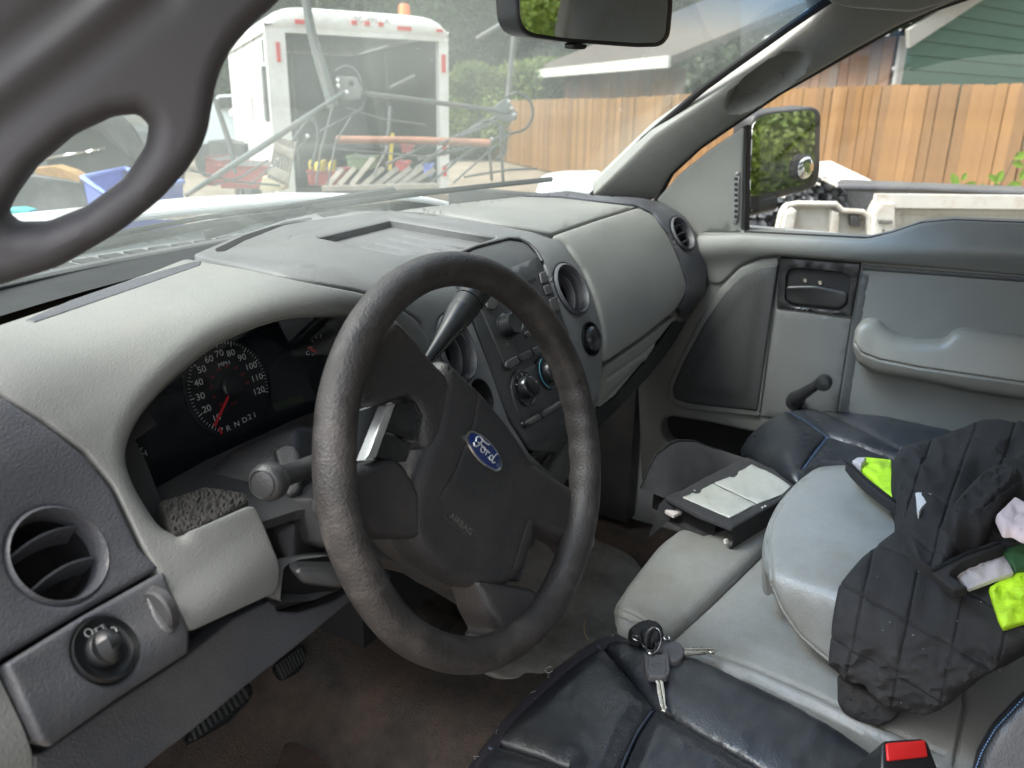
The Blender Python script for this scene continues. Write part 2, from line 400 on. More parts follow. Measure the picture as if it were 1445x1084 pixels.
# ---- driver side pad with the gauge opening
def lip(V, d):
    q = np.clip(1-segdist(V, lipv, False)/28, 0, 1); return -.013*(1-np.sqrt(1-q*q*.98))
dp('dash_pad', [(-60,478),(0,463),(60,443),(150,410),(210,389),(262,368),(350,384),(440,403),(500,414),(548,427),(585,452),(615,495),(640,560),(660,640),
    *[tuple(q) for q in lipv],
    (272,748),(357,711),(372,745),(393,798),(388,835),(330,862),(264,893),(240,845),(198,772),(158,688),(119,640),(61,598),(0,560),(-60,545)],
   M['pad'], t=.004, depth=.010, bev=4, r=[6]*14+[0]*97+[14,14,4,14,12,4,10]+[6]*6, hf=lip, step=8)
# defroster slot floor
patch('defroster_slot', [(36,459),(50,462),(120,438),(200,410),(283,380),(285,374),(270,376),(180,403),(100,431)], dash_map, M['slate'], dash, t=.0048, depth=.001, bev=1, bh=.0008, r=2, step=5)
# small end piece below the gauges: rough foam
fo = patch('foam_strip', [(222,712),(262,700),(290,690),(345,700),(352,712),(270,757),(244,758)], plane_map((0, -.35, .94), on(290,722,'Y',.125)), M['black'], truck, t=.004, depth=.02, bev=4, step=3,
   hf=lambda V, d: np.random.RandomState(3).uniform(-.0013, .0013, len(V)))
fo.data.materials.clear(); fo.data.materials.append(mat('crumbled_foam', (.03,.028,.025), .9, var=.3, vscale=60, grain=1, gscale=300))

# ---- left end panel with vent, switch panel
dp('end_panel', [(-80,560),(0,564),(60,602),(117,645),(155,692),(195,778),(223,804),(110,868),(-80,978)], M['slate'], t=.005, depth=.04, bev=7, bh=.004, r=8, holes=[circ_px(VL[0], VL[1], VL[2]*1.01)])
sw = dp('switch_panel', [(-80,983),(0,940),(110,873),(226,808),(242,850),(262,893),(259,921),(160,985),(62,1054),(48,1048),(30,1010),(0,950)][1:-1]+[(0,945)], M['slate'], t=.007, depth=.04, bev=8, bh=.005, r=5, holes=[circ_px(HL[0], HL[1], HL[2]*1.0)])
jamb = dp('end_cap', [(-80,985),(-6,948),(30,1022),(44,1060),(46,1100),(-80,1100)], M['pad2'], t=.0, depth=.04, bev=5, r=8)
patch('knee_panel', [(62,1060),(160,992),(262,926),(330,872),(391,842),(388,862),(420,864),(470,848),(508,826),(535,812),(487,854),(411,917),(352,963),(266,1034),(231,1060),(170,1110),(46,1110),(46,1064)], plane_map((0,-.95,.31), (-.5,.092,1.10)),
   M['slate'], dash, t=.002, depth=.03, bev=6, r=6)
patch('knee_pocket', [(376,800),(392,796),(500,794),(510,800),(472,834),(430,850),(386,856)], plane_map((0, -1, .2), (0, .088, 1.1)), M['hole'], dash, t=0, depth=.01, bev=0)
dp('column_surround', [(400,800),(420,790),(500,780),(640,700),(660,740),(560,795),(500,824),(440,848),(395,850),(396,836)], M['dark'], t=-.02, depth=.02, bev=4)

# ---- centre top, stack surround
tray_h = [(447,337),(551,312),(700,337),(655,352),(561,362)]
dp('tray_surround', [(272,362),(330,337),(400,312),(450,301),(500,296),(545,297),(650,310),(748,328),(775,336),(716,338),(661,353),(640,398),(655,430),(690,520),(716,594),(745,640),(800,690),(700,740),(660,640),(640,600),(615,520),(592,455),(548,425),(500,412),(440,401),(350,381)],
   M['dark'], t=.003, depth=.03, bev=3, r=5, holes=[tray_h, circ_px(VCL[0], VCL[1], VCL[2]*1.01), circ_px(K1[0], K1[1], K1[2]*1.01)], rh=2, step=6,
   grooves=[([(410,337),(548,303),(640,318)], .0016, 1.8)])
tr = patch('tray_floor', [(425,345),(551,308),(720,342),(645,385),(560,390)], dash_map, M['dark'], dash, t=-.010, depth=.004, bev=0, step=5)
for a, b in ((492,348),(510,341),(529,335),(548,329),(567,324)):
    P, N = dash_map([(a+(92+ (a-492)*.35)*t, b+(17+(a-492)*.1)*t) for t in np.linspace(0, 1, 8)]); MB().tube([p-n*.010 for p, n in zip(P, N)], .0028, 8).obj('tray_rib', mat('rib_grey', (.14,.145,.15), .45), tr)
for q_ in ([(303,355),(345,335),(402,316),(440,309),(441,313),(400,321),(345,343),(318,358),(306,359)], [(446,304),(490,297),(545,297),(548,300),(500,302),(456,310)]): patch('defroster_slot', q_, dash_map, M['hole'], dash, t=.0036, depth=.001, bev=1, bh=.0006, r=2, step=4)
dp('stack_surround', [(780,338),(795,346),(821,385),(838,430),(848,470),(849,512),(844,560),(825,640),(790,690),(770,680),(815,600),(835,560),(815,520),(790,440),(763,362),(743,341),(728,336),(748,331)],
   M['dark'], t=.003, depth=.03, bev=3, r=5, holes=[circ_px(VCR[0], VCR[1], VCR[2]*1.01), circ_px(K2[0], K2[1], K2[2]*1.01)])
stk = dp('stack_panel', [(662,354),(717,339),(741,343),(761,363),(788,440),(813,520),(833,562),(812,600),(790,640),(748,636),(718,592),(692,520),(668,448),(642,399)], M['panel'], t=.0015, depth=.03, bev=2.5, r=6)
_P, _N = dash_map([(652,358),(672,350),(695,344),(717,338.5),(732,339.5),(745,345),(756,356),(764,370)])
MB().tube([p+n*.002 for p, n in zip(_P, _N)], .0028, 8).obj('stack_trim', M['panel'], dash, 80)
dp('lower_stack', [(748,640),(800,604),(830,590),(838,610),(820,650),(770,700),(752,670)], M['gloss'], t=-.006, depth=.03, bev=3)
# ---- passenger pad
dp('passenger_pad', [(560,299),(640,289),(735,279),(790,281),(850,288),(897,293),(840,311),(778,332),(748,326),(650,308),(600,300)], M['pad'], t=.004, depth=.03, bev=2.2, r=3,
   grooves=[([(600,299),(660,291),(705,288)], .003, 1.5)])
dp('passenger_face', [(779,335),(842,313),(900,295),(920,305),(941,334),(957,370),(967,402),(965,414),(951,438),(902,477),(850,512),(850,470),(840,428),(823,384),(797,347)], M['pad2'], t=.006, depth=.03, bev=4, r=[3,3,5,8,8,8,6,6,9,5,5,8,8,8,6])
dp('dash_end', [(735,276),(800,270),(846,277),(905,280),(937,287),(965,304),(985,338),(998,385),(993,417),(964,450),(956,446),(968,417),(970,401),(960,369),(944,332),(922,301),(899,290),(850,284),(792,277)],
   M['slate'], t=.004, depth=.03, bev=4, r=6, holes=[circ_px(VR[0], VR[1], VR[2]*1.01)])
patch('dash_end_lower', [(968,455),(946,492),(917,530),(872,577),(842,606),(838,580),(866,562),(911,510),(952,452)], plane_map((0,-1,.1), (.4,.172,1.1)), M['black'], dash, t=0, depth=.03, bev=3, r=4)
gl = patch('glove_box_door', [(851,517),(903,482),(952,446),(953,450),(940,463),(911,508),(866,559),(843,576),(845,540)], plane_map((0,-1,.1), (.4,.165,1.1)), M['pad2'], dash, t=.004, depth=.03, bev=4, r=5,
   grooves=[([(855,535),(905,500),(945,466)], .004, 2), ([(858,560),(905,512)], .005, 3)])

# ---- vents
def vent(C, n, r, nv, vax, deep=.04, curve=.3, lean=.35):
    n = unit(n); ex = unit(np.asarray(vax)-n*(n@np.asarray(vax))); ey = np.cross(n, ex)
    b = MB().lathe([(r*.86,-.012),(r*.90,.004),(r*.96,.008),(r*1.02,.006),(r*1.06,.0035),(r*1.10,.0045)], C, n, 44, cap=False)
    o = b.obj('air_vent', M['slate'], truck, 50)
    MB().lathe([(r*.857,-.008),(r*.84,-.018),(r*.8,-.028),(r*.7,-deep),(.0001,-deep)], C, n, 36).obj('vent_cavity', M['hole'], o, 50)
    for i in range(nv):
        y = (i-(nv-1)/2)*(2*r*.74/nv); hw = math.sqrt(max((r*.84)**2-y*y, 0))*.98; P = []
        for a in np.linspace(-1, 1, 13):
            bow = curve*r*(1-a*a); row = []
            for dd in (-.018, -.001):
                row.append(C+ex*a*hw+ey*(y+bow*.35+lean*dd)+n*(dd+bow*.25))
            P.append(row)
        P = np.array(P); Q = P+ey*.0016
        vv = np.concatenate([P, Q[:, ::-1]], 1); f = []
        m = MB(); k = 13
        for a in range(k-1):
            for c in range(4):
                f.append((a*4+c, a*4+(c+1) % 4, (a+1)*4+(c+1) % 4, (a+1)*4+c))
        f += [(0,1,2,3), tuple((k-1)*4+q for q in (3,2,1,0))]
        m.add(vv.reshape(-1, 3), f).obj('vane', M['slate'], o, 50)
    return o
vent(*VL, 2, (1, .1, .0), curve=.35)
vent(*VR, 3, (1, .1, 0), curve=.2)
def paddle_vent(C, n, r):
    o = vent(C, n, r, 0, (1, 0, 0)); n = unit(n); ex = unit(np.cross((0, 0, 1.), n)); ey = np.cross(n, ex)
    for s in (-.42, .12):
        P = []
        for a in np.linspace(-1, 1, 15):
            row = []
            for q in np.linspace(0, 1, 6):
                row.append(C+ey*a*r*.82*math.sqrt(max(0, 1-(s*.8)**2))+ex*(s*r+(q*.42*r)*(1-a*a*.8))+n*(.004+.012*(1-a*a)-q*q*.025))
            P.append(row)
        grid('paddle', P, M['slate'], o)
    return o
paddle_vent(*VCL); paddle_vent(*VCR)
o = MB().lathe([(K1[2]*1.05,.004),(K1[2],.002),(K1[2]*.9,-.02),(.0001,-.025)], K1[0], K1[1], 28).obj('socket_recess', M['hole'], truck)
o = MB().lathe([(K2[2]*1.05,.005),(K2[2],.002),(K2[2]*.9,-.02),(.0001,-.025)], K2[0], K2[1], 28).obj('blank_switch', M['hole'], truck)
MB().lathe([(K2[2]*.78,-.01),(K2[2]*.78,.010),(K2[2]*.66,.014),(.0001,.016)], K2[0]-K2[1]*.002, K2[1], 24).obj('switch_cap', M['gloss'], o)

# ---- instrument cluster
GN = unit((0, -.95, .31)); GP = np.array([-.45, .262, 1.245])
def gpt(x, y, h=0): return onp(x, y, GN, GP+GN*h)
GX = np.array([1., 0, 0]); GY = unit(np.cross(GN, GX)); GY = GY if GY[2] > 0 else -GY
GX = unit(np.cross(GY, GN))
clu = patch('instrument_cluster', [(120,560),(250,440),(420,390),(600,390),(700,500),(700,660),(420,800),(200,820),(120,700)], plane_map(GN, GP-GN*.012), M['hole'], truck, t=0, depth=.01, bev=0, step=60)
# hood walls running from the opening back to the gauges
inner = resamp(lipv, 10, False); A, An = dash_map(inner); A = A-An*.007
Bk = []
cc = on(400, 600, 'Y', .14)
for a in A:
    b = a+np.array([0, .13, .0]); Bk.append(b*0.98+.02*(cc+np.array([0, .13, 0])))
wall = [[A[i]+(np.array(Bk[i])-A[i])*t for t in (0, .25, .6, 1)] for i in range(len(A))]
grid('gauge_hood', wall, M['darker'], clu)
patch('mask', [(186,655),(178,610),(240,520),(330,445),(440,420),(560,420),(640,470),(660,640),(440,700),(300,720),(260,690),(290,650),(330,640),(420,600),(400,640),(350,700),(260,740),(200,720)][:9]+[(330,690),(270,770),(220,770)], plane_map(GN, GP), mat('cluster_black', (.010,.013,.018), .35), clu, t=0, depth=.003, bev=0, step=30)
# speedometer
sc0 = gpt(323, 547); 
MB().lathe([(.052,.0),(.052,.0015),(.0505,.002),(.0505,.0008),(.0001,.0008)], sc0, GN, 48, ex=GX).obj('speedometer_dial', mat('dial_face', (.008,.009,.011), .6), clu)
R0 = .0475
tick = MB(); num = []; nf = MB()
a0, a1 = math.radians(232), math.radians(-25)     # 5 mph .. 120 mph
def sang(mph): return math.radians(246)+(math.radians(-22)-math.radians(246))*(mph-0)/120
for i in range(0, 61):
    a = sang(5+i*115/60 if False else i*2); L = .0055 if i % 5 == 0 else .0028
    if i*2 < 4: continue
    u = GX*math.cos(a)+GY*math.sin(a); tick.bar(sc0+u*(R0-L)+GN*.0014, sc0+u*R0+GN*.0014, .0007 if i % 5 == 0 else .0004, .0003, GN)
tick.obj('dial_ticks', M['white'], clu, 0)
for mph in range(10, 130, 10):
    a = sang(mph); rr = .0355
    W_, f_ = text('n', str(mph), sc0+(GX*math.cos(a)+GY*math.sin(a))*rr+GN*.0012, GX, GY, .0092, None, None, xs=1.15); nf.add(W_, f_)
for s, px, py in (('MPH', 315, 514),):
    W_, f_ = text('n', s, gpt(px, py)+GN*.0012, GX, GY, .0058, None, None, xs=1.3); nf.add(W_, f_)
for s, px, py in (('R',322,605),('N',334,599),('D',345,593),('2',352,589),('1',359,586)):
    W_, f_ = text('n', s, gpt(px-1, py)+GN*.0012, GX, GY, .0078, None, None, xs=1.2); nf.add(W_, f_)
W_, f_ = text('n', 'P', gpt(311, 608)+GN*.0012, GX, GY, .0078, None, None, xs=1.2); nf.add(W_, f_)
W_, f_ = text('n', 'H', gpt(202, 641)+GN*.0012, GX, GY, .0075, None, None, xs=1.2); mo('gauge_letter', W_, f_, M['white'], clu, 0)
nf.obj('dial_numerals', M['white'], clu, 0); nf = MB()
W_, f_ = text('n', 'C', gpt(433, 499)+GN*.0012, GX, GY, .0065, None, None, xs=1.2); nf.add(W_, f_)
nf.obj('gauge_letter', M['white'], clu, 0)
rf = MB()
for k, v in enumerate((20,40,60,80,100,120,140,160,180)):
    a = sang(v/1.609); W_, f_ = text('n', str(v), sc0+(GX*math.cos(a)+GY*math.sin(a))*.0215+GN*.0012, GX, GY, .0042, None, None); rf.add(W_, f_)
W_, f_ = text('n', 'km/h', gpt(329, 569)+GN*.0012, GX, GY, .0038, None, None); rf.add(W_, f_)
rf.obj('metric_numerals', M['dred'], clu, 0)
MB().lathe([(.011,.001),(.011,.006),(.009,.0075),(.0001,.0078)], sc0, GN, 28).obj('dial_hub', M['black'], clu)
tip = gpt(303, 601, .004)
MB().bar(sc0+GN*.005+unit(tip-sc0)*.008, tip, .0026, .001, GN).obj('speed_needle', M['red'], clu, 0)
MB().bar(gpt(309, 604, .003), gpt(313, 612, .003), .002, .001, GN).obj('gear_needle', M['red'], clu, 0)
# side gauges (fuel / temperature / oil), mostly hidden
for (gx, gy, r, aa) in ((182,650,.021,(100,30)),(452,480,.021,(170,60)),(190,600,.021,(150,60)),(455,535,.021,(150,60))):
    c = gpt(gx, gy); MB().lathe([(r,.0),(r,.001),(.0001,.001)], c, GN, 28).obj('small_dial', mat('dial_face', (.008,.009,.011), .6), clu)
for (gx, gy, angs) in ((452,492,(195,160,130,100,70)),(182,650,(110,75,45,25))):
    tk = MB(); c = gpt(gx, gy)
    for a in angs:
        a = math.radians(a); u = GX*math.cos(a)+GY*math.sin(a); tk.bar(c+u*.0125+GN*.0013, c+u*.0165+GN*.0013, .0006, .0003, GN)
    tk.obj('gauge_ticks', M['white'], clu, 0)
c = gpt(452, 492); MB().bar(gpt(434,490,.003), gpt(446,497,.003), .0024, .0008, GN).obj('temperature_needle', M['red'], clu, 0)
# pump pictogram on left gauge
m = MB(); 
m.bar(gpt(182,639,.0012), gpt(190,637,.0012), .0005, .0003, GN); m.bar(gpt(183,644,.0012), gpt(191,642,.0012), .0005, .0003, GN); m.bar(gpt(190,637,.0012), gpt(191,642,.0012), .0005, .0003, GN)
m.obj('gauge_symbol', M['white'], clu, 0)
# odometer window
patch('odometer_window', [(386,570),(425,556),(427,566),(388,580)], plane_map(GN, GP+GN*.001), mat('lcd', (.035,.05,.03), .25), clu, t=.0008, depth=.001, bev=0, r=1)
patch('display_panel', [(378,520),(392,500),(425,488),(450,500),(452,560),(386,582),(376,560)], plane_map(GN, GP), mat('smoke_display', (.02,.024,.026), .2), clu, t=.0008, depth=.001, bev=0, r=6)
# lens in front of the gauges
gm = bpy.data.materials.new('clear_lens'); gm.use_nodes = True; t_ = gm.node_tree; t_.nodes.clear()
o_ = t_.nodes.new('ShaderNodeOutputMaterial'); mx = t_.nodes.new('ShaderNodeMixShader'); tb = t_.nodes.new('ShaderNodeBsdfTransparent'); gb = t_.nodes.new('ShaderNodeBsdfGlossy'); gb.inputs['Roughness'].default_value = .03

tb.inputs[0].default_value = (.95, .97, .98, 1)
t_.links.new(schlick(t_), mx.inputs[0]); t_.links.new(tb.outputs[0], mx.inputs[1]); t_.links.new(gb.outputs[0], mx.inputs[2]); t_.links.new(mx.outputs[0], o_.inputs[0])
patch('gauge_lens', [(176,655),(178,600),(240,500),(330,430),(440,400),(600,410),(680,500),(660,640),(440,700),(330,690),(270,770),(220,770)], plane_map(unit((0, -1, -.18)), GP+np.array([0, -.05, 0])), gm, clu, t=0, depth=0, bev=0, step=60)
# binnacle floor under the gauges
patch('binnacle_floor', [(200,700),(290,650),(420,590),(560,540),(640,560),(640,700),(420,720),(262,772),(230,750)], plane_map(unit((0, -.25, 1)), on(300,690,'Y',.17)), M['darker'], clu, t=0, depth=.01, bev=0, step=20)

# ---- headlamp switch and dimmer wheel
c, n, r = HL; ex = unit(np.array([1., .05, 0])-n*n[0]); ey = np.cross(n, ex); 
hl = MB().lathe([(r*1.04,.005),(r*.98,.009),(r*.93,.006),(r*.86,.004),(r*.6,.003),(.0001,.003)], c, n, 44).obj('headlight_switch', M['black'], truck, 50)
kc = c+n*.003
MB().lathe([(r*.60,0),(r*.58,.006),(r*.52,.008),(.0001,.008)], kc, n, 36).obj('knob', M['black'], hl, 50)
g = MB(); ga = ex*.12+ey*.99; ga = unit(ga); gb_ = np.cross(n, ga)
prof = []
for s in np.linspace(-1, 1, 15):
    hw = .0065*math.sqrt(max(0, 1-s*s*.86)); hh = .017-.008*s*s
    prof.append([kc+ga*s*r*.55+gb_*hw*1.3+n*.006, kc+ga*s*r*.55+gb_*hw*.6+n*hh, kc+ga*s*r*.55-gb_*hw*.6+n*hh, kc+ga*s*r*.55-gb_*hw*1.3+n*.006])
grid('grip', prof, M['black'], hl)
def hpt(x, y, h=.0036): return onp(x, y, n, c+n*h)
sy = MB()
a_ = hpt(125, 893, .0045)
sy.tube([a_+ex*.0026*math.cos(t)+ey*.0026*math.sin(t) for t in np.linspace(0, 2*math.pi, 20, endpoint=False)], .0004, 6, closed=True)
b_ = hpt(141, 888, .0045)
for s in (-1, 1):
    sy.tube([b_+ex*s*.0006+ey*.0016, b_+ex*s*.0024+ey*.002, b_+ex*s*.0024-ey*.002, b_+ex*s*.0006-ey*.0014], .0004, 5)
    for k in (-1, 0, 1): sy.bar(b_+ex*s*.003+ey*k*.0014, b_+ex*s*.0042+ey*k*.0018, .0004, .0003, n)
d_ = hpt(158, 891, .0045)
sy.tube([d_+ex*.0022*math.cos(t)+ex*.001+ey*.0023*math.sin(t) for t in np.linspace(-1.6, 1.6, 12)]+[d_+ex*.001+ey*.0023], .0005, 6)
for k in (-1, 0, 1): sy.bar(d_-ex*.0005+ey*k*.0016, d_-ex*.003+ey*(k*.0016-.0006), .0005, .0003, n)
sy.obj('switch_symbols', M['white'], hl, 0)
q, qn = D1(222, 862); qx = unit(np.array([1., 0, 0])-qn*qn[0]); qy = np.cross(qn, qx)
dm = dp('dimmer_housing', [(201,838),(210,829),(222,834),(232,850),(243,875),(244,890),(234,900),(222,896),(210,878),(200,852)], M['slate'], t=.0085, depth=.0, bev=5, bh=.003, r=6)
MB().lathe([(.0001,-.0045),(.015,-.0045),(.017,-.003),(.017,.003),(.015,.0045),(.0001,.0045)], D1(222,865)[0]+qn*.004, unit(qx), 40).obj('dimmer_wheel', M['darker'], dm)
a_ = D1(214, 844)[0]+qn*.009; sy = MB()
sy.tube([a_+qx*.003*math.cos(t)+qy*.003*math.sin(t) for t in np.linspace(0, 2*math.pi, 18, endpoint=False)], .0004, 5, closed=True); sy.bar(a_-qx*.001-qy*.001, a_+qx*.001+qy*.0015, .0008, .0004, qn)
for t in np.linspace(0, 2*math.pi, 8, endpoint=False): u = qx*math.cos(t)+qy*math.sin(t); sy.bar(a_+u*.0035, a_+u*.0045, .0004, .0004, qn)
sy.obj('dimmer_symbol', M['white'], dm, 0)

# ---- radio and climate controls
rad = dp('radio', [(661,402),(757,364),(770,395),(802,474),(711,519),(690,470)], M['panel'], t=.004, depth=.01, bev=1.6, r=2)
def knob(px, py, r, h, m, par, name='knob', gripbar=False, ring=None):
    c, n = D1(px, py); n = unit(n); c = c+n*.003
    o = MB().lathe([(r*1.12,0),(r*1.1,.002),(r,.003),(r*.94,h),(r*.84,h+.001),(r*.8,h-.001),(.0001,h-.001)], c, n, 32).obj(name, m, par, 45)
    return c, n
def button(out, par, name='button', m=None, t=.0075): return dp(name, out, m or M['darker'], t=t, depth=-.002, bev=2.2, bh=.002, r=3, step=5) if par is None else patch(name, out, dash_map, m or M['darker'], par, t=t, depth=-.002, bev=2.2, bh=.002, r=3, step=5)
knob(711, 462, .0165, .019, M['gloss'], rad)
button(ell(689, 430, 9, 11.5, 16), rad, t=.009)
for q in ([(709,511),(725,503),(730,514),(716,524),(708,520)], [(727,502),(744,494),(749,505),(732,513)], [(746,493),(761,485),(765,496),(751,504)], [(763,484),(778,477),(782,488),(767,495)]): button(q, rad)
for q in ([(735,471),(750,463),(755,472),(740,480)], [(756,461),(770,454),(774,463),(760,470)]): button(q, rad)
button([(757,388),(766,385),(771,401),(760,404)], rad); button([(762,406),(771,403),(776,417),(767,420)], rad)
button([(770,424),(780,420),(787,440),(776,444)], rad)
patch('display', [(712,447),(776,416),(784,434),(721,466)], dash_map, mat('display_glass', (.06,.065,.07), .12), rad, t=.005, depth=-.002, bev=1, r=1)
patch('disc_slot', [(682,425),(752,394),(754,398),(684,429)], dash_map, M['hole'], rad, t=.005, depth=-.002, bev=0, r=.5)
# fine print above the keys
gpm = mat('grey_print', (.35,.35,.35), .6)
for s, px, py in (('1',718,516),('2',739,507),('3',757,498),('ON',712,487)):
    c, n = D1(px, py); e1 = unit(np.cross((0, 0, 1), n)); a, f = text('n', s, c+n*.0079 if s != 'ON' else c+n*.0045, -e1 if e1[0] < 0 else e1, np.cross(n, -e1 if e1[0] < 0 else e1), .004, None, None); mo('key_print', a, f, gpm, rad, 0)
cl = dp('climate_control', [(722,566),(718,540),(733,524),(775,503),(800,500),(815,530),(800,560),(735,600)], M['panel'], t=.0035, depth=.01, bev=2, r=8)
for (px, py, ring) in ((736,549,0),(769,527,1)):
    c, n = D1(px, py); n = unit(n); c = c+n*.003; r = .0235
    o = MB().lathe([(r*1.1,0),(r*1.08,.003),(r,.004),(r*.97,.003),(.0001,.003)], c, n, 36).obj('dial_ring', M['gloss'], cl, 45)
    MB().lathe([(r*.66,.002),(r*.64,.012),(r*.56,.014),(.0001,.014)], c, n, 32).obj('knob', M['gloss'], cl, 45)
    x = unit(np.cross((0, 0, 1.), n)); x = x if x[0] > 0 else -x; y = np.cross(n, x)
    gd = unit(x*-.25+y); gs = np.cross(n, gd)
    P = []
    for s in np.linspace(-1, 1, 11):
        hw = .0042*math.sqrt(max(0, 1-s*s*.8)); hh = .025-.007*s*s
        P.append([c+gd*s*r*.62+gs*hw*1.2+n*.012, c+gd*s*r*.62+gs*hw*.5+n*hh, c+gd*s*r*.62-gs*hw*.5+n*hh, c+gd*s*r*.62-gs*hw*1.2+n*.012])
    grid('grip', P, M['gloss'], cl)
    if ring:
        for nm, col, a, b in (('hot_arc', (.55,.03,.03), -50, 80), ('cold_arc', (.08,.35,.5), 110, 245)):
            MB().tube([c+(x*math.cos(t)+y*math.sin(t))*r*.98+n*.004 for t in np.linspace(math.radians(a), math.radians(b), 20)], .0007, 6).obj(nm, mat(nm, col, .5), cl)
    else:
        pm = MB()
        for k, a in enumerate((150, 115, 80, 45, 10)):
            a = math.radians(a); u = x*math.cos(a)+y*math.sin(a)
            if k < 1: pm.bar(c+u*r*.76+n*.0036, c+u*r*.9+n*.0036, .001, .0004, n)
            else:
                v_, f_ = text('n', str(k), c+u*r*.82+n*.0036, x, y, .005, None, None); pm.add(v_, f_)
        pm.obj('fan_print', M['white'], cl, 0)
st = dp('mode_strip', [(733,596),(795,560),(815,548),(818,556),(800,570),(741,606),(735,603)], M['gloss'], t=.006, depth=-.001, bev=2, r=3)
button([(736,597),(756,585),(759,593),(741,603)], st, t=.008); button([(758,584),(812,552),(814,558),(761,592)], st, t=.008)
# power outlet, lower ledge
c = onp(771, 611, (0, -1, .25), (0, .125, 1.05)); n = unit((0, -1, .25))
ou = MB().lathe([(.014,-.01),(.0145,.004),(.0135,.006),(.012,.004),(.011,.001),(.0001,.0005)], c, n, 28).obj('power_outlet', M['black'], truck, 45)
MB().box(c+n*.003, (.009, .002, .003)).obj('outlet_mark', mat('grey_print', (.35,.35,.35), .6), ou)
MB().tube([on(742,656,'Y',.13), on(765,640,'Y',.13), on(802,602,'Y',.13), on(822,585,'Y',.13)], .003, 8).obj('stack_ledge', M['gloss'], truck)

# ---- steering wheel
WT, WY = math.radians(18), math.radians(-3)
WN = np.array([math.sin(WY)*math.cos(WT), -math.cos(WY)*math.cos(WT), math.sin(WT)])
W1 = np.array([math.cos(WY), math.sin(WY), 0.]); W2_ = np.cross(WN, W1); W2_ = W2_ if W2_[2] > 0 else -W2_
WC = CAM+.7555*ray(681.3, 644.5); RW, rt = .1785, .0170
m = MB(); NA, NB = 168, 20; vv = []; ff = []
grip0 = math.radians(-20)
for i in range(NA):
    a = 2*math.pi*i/NA; o = W1*math.cos(a)+W2_*math.sin(a)
    for k in range(NB):
        b = 2*math.pi*k/NB; r = rt
        da = (math.degrees(a)+180) % 360-180
        if -28 < da < 12 and math.cos(b) < .3: r += .0007*math.sin(da*math.pi/5)*(1-max(0, math.cos(b)))
        if 150 < math.degrees(a) < 330: r += .0004*math.sin(a*9+b)
        vv.append(WC+o*(RW+r*math.cos(b)*.96)+WN*r*math.sin(b)*1.06)
for i in range(NA):
    for k in range(NB): ff.append((i*NB+k, ((i+1) % NA)*NB+k, ((i+1) % NA)*NB+(k+1) % NB, i*NB+(k+1) % NB))
wheel = T('steering_wheel', vv, [f[::-1] for f in ff], M['rim'], smooth=60)
def wm(h): return plane_map(WN, WC+WN*h)
def wp(name, out, m, h, **k): return patch(name, out, wm(h), m, wheel, **k)
# spokes (traced in the wheel plane)
wp('spoke', [(532,462),(552,446),(575,468),(612,515),(640,540),(640,600),(600,640),(590,630),(588,585),(572,560),(543,572),(502,577),(492,560),(494,505)], M['hub'], -.024, t=.008, depth=.02, bev=16, bh=.012, r=12)
wp('spoke', [(470,668),(494,664),(548,645),(566,655),(590,700),(590,760),(548,762),(522,756),(505,740),(480,750),(462,720)], M['hub'], -.022, t=.008, depth=.02, bev=14, bh=.010, r=10)
spr = lambda V, d: .012*np.clip((np.hypot(V[:,0]-650, (V[:,1]-670)*.8)-105)/75, 0, 1)
wp('spoke', [(655,815),(740,830),(745,868),(762,884),(720,903),(676,900),(684,890),(668,862)], M['spoke'], -.026, t=.010, depth=.02, bev=14, bh=.012, r=12, hf=lambda V, d: spr(V, d)+.004)
wp('spoke', [(700,640),(744,655),(804,698),(814,696),(822,722),(818,775),(803,785),(796,772),(776,760),(745,742),(690,740)], M['spoke'], -.027, t=.010, depth=.02, bev=13, bh=.012, r=12, hf=lambda V, d: spr(V, d)+.004)
wp('hub_back', [(562,600),(612,520),(700,600),(742,660),(756,700),(735,780),(690,845),(640,832),(560,775),(535,740),(545,680)], M['darker'], -.055, t=.0, depth=.04, bev=8, bh=.01, r=25)
# blank switch pads on either side
for q in ([(547,588),(572,584),(578,618),(560,612)], ):
    pass
wp('silver_trim', [(545,572),(557,570),(529,646),(514,650)], mat('satin_silver', (.55,.57,.58), .3, metal=.5), -.018, t=.002, depth=.01, bev=1.5, r=1)
wp('blank_switch', [(559,570),(585,567),(596,588),(583,622),(541,607)], M['gloss'], -.020, t=.002, depth=.01, bev=2, r=2)
wp('blank_switch', [(540,611),(582,626),(572,652),(556,652),(530,645)], M['gloss'], -.020, t=.002, depth=.01, bev=2, r=2)
wp('spoke_back', [(490,585),(545,568),(512,655),(488,668),(476,640)], mat('painted_sky_sheen', (.17,.19,.20), .35, dirt=(.3,.28,.25), dscale=20, damt=.3), -.05, t=.0, depth=.01, bev=3, r=3)  # column shroud behind the spokes, sky reflection painted as pale blue grey
wp('switch_cover', [(733,735),(757,718),(753,768),(732,822),(712,818),(715,780)], M['darker'], -.036, t=.002, depth=.02, bev=4, bh=.003, r=5,
   grooves=[([(722,770),(752,782)], .003, 1.2), ([(732,742),(756,755)], .003, 1.2), ([(714,795),(742,806)], .003, 1.2)])
pad = wp('airbag_cover', [(607,508),(625,522),(662,556),(700,600),(733,650),(746,672),(744,720),(735,770),(715,812),(688,832),(655,833),(618,815),(580,788),(556,752),(556,705),(572,660),(590,610),(600,560)], M['hub'], -.036, t=.022, depth=.012, bev=16, bh=.013, r=20, step=9,
   grooves=[([(640,545),(652,562),(645,600),(620,665),(596,704)], .0018, 1.8), ([(733,668),(728,715),(710,770),(700,800)], .0012, 1.8)])
BC = onp(683, 637, WN, WC-WN*.0128); ba = math.radians(-52)
